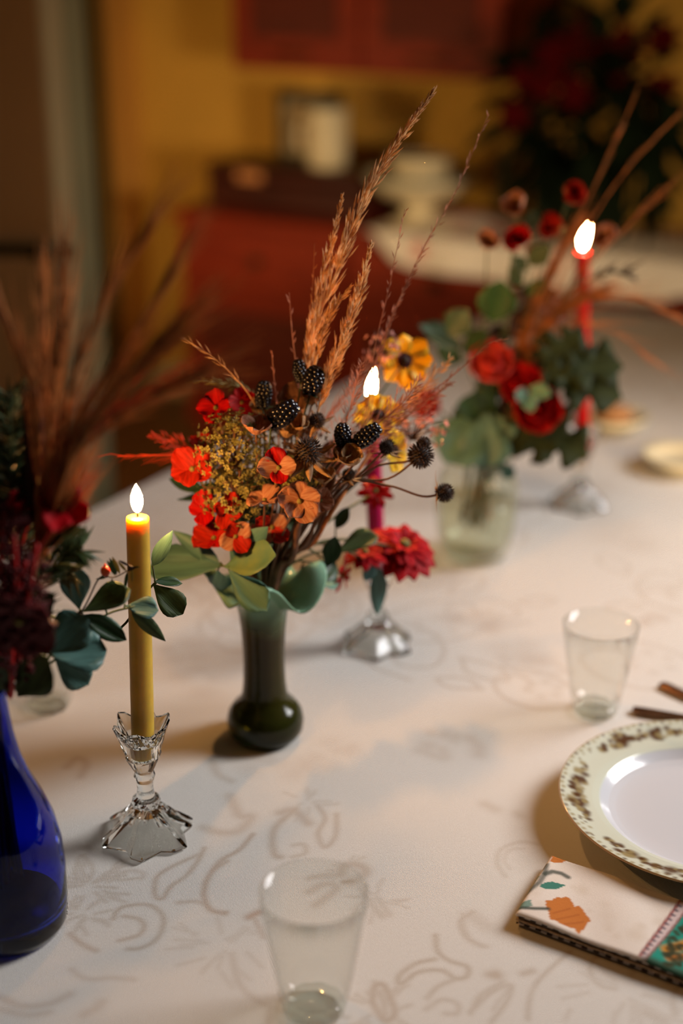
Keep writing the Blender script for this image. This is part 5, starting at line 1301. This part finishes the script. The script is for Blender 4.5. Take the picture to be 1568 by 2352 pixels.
sprig('long olive leaf pointing right below the bright red flower', VB, [q(70, 1400, .0), q(90, 1270, .01)],
      [LFT((100, 1245), (200, 1220), L_LANCE[0], 1.6, M_OLIVE, TC + UP, .01, .02), LFT((95, 1240), (195, 1200), L_LANCE[1], 1.2, M_BRGREEN, TC + UP * .5, .01, .01), LFT((95, 1260), (150, 1215), L_OVAL[0], .8, M_OLIVE, TC, .0, .0)], M_OLIVE)
def needle_foliage(label, V, pts, m, n=120, L_=.03, sp=.9):
    o = froot('needle_foliage', label, 'leaves', V); path = smooth_path(stem_pts(pts[0], V)[:-1] + list(pts), 8); MB().tube(path, .0013, 5).build('stem', M_GSTEM, o)
    hp_ = smooth_path(pts, 10); mb = MB()
    for k in range(n):
        i = RNG.randrange(len(hp_) - 1); t = (hp_[i + 1] - hp_[i]).normalized(); sd = Quaternion(t, RNG.uniform(0, 6.28)) @ t.orthogonal().normalized()
        mb.spindle(hp_[i].lerp(hp_[i + 1], RNG.random()), t * .6 + sd * sp, L_ * RNG.uniform(.6, 1.1), .0016)
    mb.build('needles', m, o, kind='stuff', smooth=False); return o
needle_foliage('olive feathery foliage at the far left edge', VB, [q(40, 1500, .01), q(30, 1200, .02), q(25, 1050, .02), q(20, 900, .02)], M_OLIVE, 260, .034)
needle_foliage('second olive feathery foliage just left of the cattail', VB, [q(40, 1500, .02), q(50, 1250, .03), q(45, 1100, .03), q(-10, 930, .04)], pm('brown_olive_needle', (.09, .065, .012), .6, .3, 40, .2), 260, .03)
needle_foliage('olive needle tuft above the vertical teal leaf', VB, [q(70, 1480, .02), q(100, 1340, .03), q(140, 1280, .04), q(185, 1262, .04)], M_OLIVE, 160, .024)
needle_foliage('brown-olive needle tuft below the upper tuft', VB, [q(70, 1480, .02), q(90, 1330, .04), q(130, 1310, .05), q(170, 1320, .05)], MATS['brown_olive_needle'], 120, .022)
# rosehip sprig touching the candle (sharp)
s_ = lambda x, y, d=0: B(x, y, 1.085 + d)
lv_ = []
for (b_, e_, m_) in (((265, 1322), (246, 1284), M_OLIVE), ((268, 1320), (252, 1278), M_DKGREEN), ((275, 1318), (258, 1275), M_GOLDFLORET), ((290, 1312), (270, 1287), M_GOLDFLORET), ((297, 1300), (272, 1286), M_BROWN),
                     ((258, 1328), (255, 1344), M_BROWN), ((245, 1326), (221, 1330), M_OLIVE), ((292, 1314), (288, 1350), M_DKGREEN), ((303, 1306), (304, 1335), M_GOLDFLORET), ((304, 1304), (322, 1302), M_OLIVE), ((290, 1312), (318, 1300), M_BROWN)):
    lv_.append((s_(*b_), s_(*e_), L_NEEDLE, 1.35, m_, TOCAM))
rs = sprig('small twig with narrow leaves and a red rosehip beside the candle', VB, [q(110, 1500, .04), q(190, 1400, .07), s_(228, 1328, -.005), s_(262, 1326), s_(295, 1310)], lv_, M_OLIVE, nm='rosehip_twig', stem=M_BROWN, cat='twig', r=.0009)
rp0 = s_(242, 1312)
MB().ball(rp0, .0042, 12, 8, (1, 1, 1.15)).tube([rp0 + UP * .004, rp0 + UP * .007], [.0014, .0004], 6).build('rosehip', pm('rosehip_red', (.55, .05, .01), .3, .2, 30), rs)

# ------------------------------------------------------------------ far bouquet (clear vase)
h = lambda x, y, d=0.0: B(x, y, YC_ + d)
rose('pink-red rose at the left of the far bouquet', VC, h(1122, 858, .0), TOCAM + UP * .5, .037, M_PINKRED)
rose('red rose in the middle of the far bouquet', VC, h(1190, 900, -.01), TOCAM + UP * .3, .036, M_RED)
rose('brightest red rose lowest in the far bouquet', VC, h(1228, 938, -.03), TOCAM - UP * .1, .040, M_RED)
rose('pink-red bloom beside the pink grass on the far bouquet', VC, h(990, 930, .02), TOCAM - RIGHT * .4, .026, M_PINKRED)
rose('small dark red rose behind the brightest one', VC, h(1180, 940, .03), TOCAM, .024, M_RED)
for lab, x, y, d, r, m_ in (('peach bloom topmost left on the far bouquet', 1190, 475, .0, .024, M_PEACH), ('orange-red bloom at the very top of the far bouquet', 1310, 440, .02, .026, M_ORANGE),
                            ('red bloom below the topmost peach one', 1184, 548, -.01, .026, M_RED), ('rust bloom left of the high red one', 1118, 562, .0, .023, M_PEACH),
                            ('peach bloom right of the far flame', 1385, 545, .05, .026, M_PEACH), ('orange bloom under the topmost bloom', 1262, 528, .03, .026, M_ORANGE), ('pale pink bloom right of the high red one', 1215, 572, .05, .012, M_PINKBUD)):
    floret_flower(lab, VC, h(x, y, d), TOCAM + rv(.4), r, m_, 5, M_GSTEM, nm='far_flower', meshes=P_CUP, open_=.6)
RTL = lambda b_, e_, me, wf, m_, nr=None, d0=0, d1=0: (h(b_[0], b_[1], d0), h(e_[0], e_[1], d1), me, wf, m_, nr)
sprig('dark green leaves high on the left of the far bouquet', VC, [h(1130, 980), h(1080, 860), h(1060, 790)],
      [RTL((1130, 740), (1150, 640), L_OVAL[0], 1.7, M_BRGREEN, TC, 0, 0), RTL((1030, 770), (1075, 708), L_OVAL[1], 1.7, M_DKGREEN, TC), RTL((1060, 800), (955, 758), L_OVAL[0], 1.1, M_DKGREEN, UP + TC),
       RTL((1065, 810), (1125, 765), L_OVAL[1], 1.5, M_DKGREEN, TC + UP), RTL((1060, 830), (1000, 800), L_OVAL[0], 1.3, M_DKGREEN, TC)], M_DKGREEN)
sprig('big teal leaves drooping over the clear vase', VC, [h(1130, 1050, -.01), h(1110, 960, -.03)],
      [RTL((1110, 950), (1020, 1065), L_TEAL[0], 1.5, M_TEAL, TC + UP * .3, -.03, -.06), RTL((1120, 950), (1105, 1075), L_TEAL[1], 1.6, M_TEAL, TC, -.04, -.06), RTL((1110, 945), (1045, 925), L_OVAL[0], 1.6, M_DKGREEN, TC, -.03, -.04),
       RTL((1130, 950), (1165, 1020), L_TEAL[2], 1.5, M_TEAL, TC, -.03, -.05), RTL((1140, 945), (1080, 900), L_OVAL[1], 1.5, M_DKGREEN, TC, -.02, -.02), RTL((1150, 1060), (1175, 1100), L_TEAL[1], 1.2, M_TEAL, TC, -.02, -.03)], M_TEAL)
sprig('jagged dark oak leaves across the tall red candle', VC, [h(1180, 1000), h(1230, 880, -.02), h(1260, 850, -.03)],
      [RTL((1250, 840), (1425, 850), L_LOBED[0], .95, M_OAK, TC + UP * .6, -.03, -.02), RTL((1250, 850), (1420, 920), L_LOBED[1], .9, M_OAK, TC + UP * .4, -.03, -.03), RTL((1250, 835), (1330, 765), L_LOBED[1], 1.0, M_OAK, TC, -.03, -.01), RTL((1250, 850), (1330, 900), L_LOBED[0], 1.1, M_OAK, TC + UP * .2, -.04, -.05), RTL((1255, 850), (1245, 760), L_LOBED[0], .9, M_OAK, TC, -.01, .0)], M_OAK)
sprig('jagged dark oak leaves hanging below the bright rose', VC, [h(1170, 1040), h(1210, 975, -.03)],
      [RTL((1200, 965), (1345, 1050), L_LOBED[1], .95, M_OAK, TC + UP * .2, -.03, -.04), RTL((1195, 970), (1262, 1058), L_LOBED[0], 1.0, M_OAK, TC, -.04, -.05), RTL((1190, 960), (1180, 1050), L_LOBED[1], 1.0, M_OAK, TC, -.04, -.05)], M_OAK)
for lb, cx_, cy_, d0_, n_, mm_ in (('dark green leaves filling the left of the far bouquet', 1120, 960, .02, 10, M_DKGREEN), ('brown dried leaves behind the far red roses', 1190, 830, .03, 12, M_STEM),
                                  ('dark brown leaves high in the middle of the far bouquet', 1230, 720, .03, 10, M_BROWN), ('dark olive leaves low over the clear vase', 1150, 1030, .0, 8, M_OAK)):
    lv2 = []
    for k in range(n_):
        a_ = fr_.uniform(0, 6.28); bx_, by_ = cx_ + fr_.uniform(-50, 50), cy_ + fr_.uniform(-55, 55); dd = d0_ + fr_.uniform(-.03, .03); l_ = fr_.uniform(45, 85)
        lv2.append((h(bx_, by_, dd), h(bx_ + l_ * math.cos(a_), by_ + l_ * .8 * math.sin(a_), dd + fr_.uniform(-.02, .02)), L_OVAL[k % 2], fr_.uniform(1, 1.5), mm_, TOCAM + UP * fr_.uniform(-.2, .8) + RIGHT * fr_.uniform(-.6, .6)))
    sprig(lb, VC, [h(1120, 1050, d0_), h((cx_ + 1130) / 2, cy_ + 60, d0_), h(cx_, cy_, d0_)], lv2, mm_, nm='leafy_filler')
sprig('small green leaves on the face of the bright rose', VC, [h(1180, 1000, -.02), h(1205, 900, -.06)],
      [RTL((1205, 900), (1222, 948), L_OVAL[0], 1.3, M_SAGE, TC, -.07, -.08), RTL((1215, 890), (1265, 910), L_OVAL[1], 1.4, M_SAGE, TC, -.07, -.08), RTL((1200, 890), (1190, 925), L_OVAL[0], 1.4, M_TEAL, TC, -.07, -.08)], M_SAGE)
sprig('olive leaves under the topmost far blooms', VC, [h(1200, 900), h(1210, 680), h(1225, 520)],
      [RTL((1215, 530), (1225, 480), L_OVAL[0], 1.5, M_OLIVE, TC), RTL((1210, 620), (1175, 590), L_OVAL[1], 1.3, M_OLIVE, TC), RTL((1215, 610), (1260, 560), L_OVAL[0], 1.4, M_OLIVE, TC), RTL((1195, 660), (1168, 610), L_OVAL[1], 1.1, M_OLIVE, TC), RTL((1210, 680), (1250, 640), L_OVAL[1], 1.1, M_BRGREEN, TC)], M_OLIVE)
for lab, pts, m_, hr in (('russet feather grass rising to the top right corner', [h(1190, 900), h(1270, 680), h(1400, 440, .03), h(1530, 290, .05)], M_RUSSET, 45),
                    ('russet feather grass reaching over the far flame', [h(1190, 900), h(1260, 660), h(1350, 460, .02), h(1430, 290, .04)], M_RUSSET, 45),
                    ('russet feather grass fanning right above the red candle', [h(1190, 900), h(1280, 700), h(1400, 560, .02), h(1520, 440, .04)], M_RUSSET, 45),
                    ('thick brown feather grass at the heart of the far bouquet', [h(1180, 950), h(1200, 800), h(1240, 680), h(1300, 560)], M_RUSSET, 750),
                    ('brown feather grass drooping right past the red candle', [h(1200, 900), h(1290, 720), h(1420, 680, .0), h(1540, 720, .0)], M_RUSSET, 80),
                    ('second brown feather grass drooping lower past the candle', [h(1200, 900), h(1290, 760), h(1400, 760, .0), h(1500, 830, .0)], M_RUSSET, 70),
                    ('dense brown feather grass left of the red candle', [h(1180, 950), h(1230, 790), h(1290, 720), h(1340, 690)], M_RUSSET, 700)):
    feather(lab, VC, pts, m_, hr, .085, .22, .45, .0005)
needle_foliage('thin dark blades arching right of the far flame', VC, [h(1200, 900), h(1290, 690), h(1390, 630, .01), h(1440, 625, .01)], M_BROWN, 40, .03, .4)
for k in range(4):
    x, y = ((1120, 1070), (1135, 1085), (1100, 1060), (1150, 1075))[k]
    sprig(('green stem', 'brown stem', 'thin green stem', 'reddish stem')[k] + ' standing in the water of the clear vase', VC, [h(x, 1020, 0), h(x - 10 + 10 * k, 930, 0)], [], M_GSTEM, nm='flower_stalk', stem=(M_GSTEM, M_STEM, M_OLIVE, M_RUSSET)[k], cat='stem', r=.002)
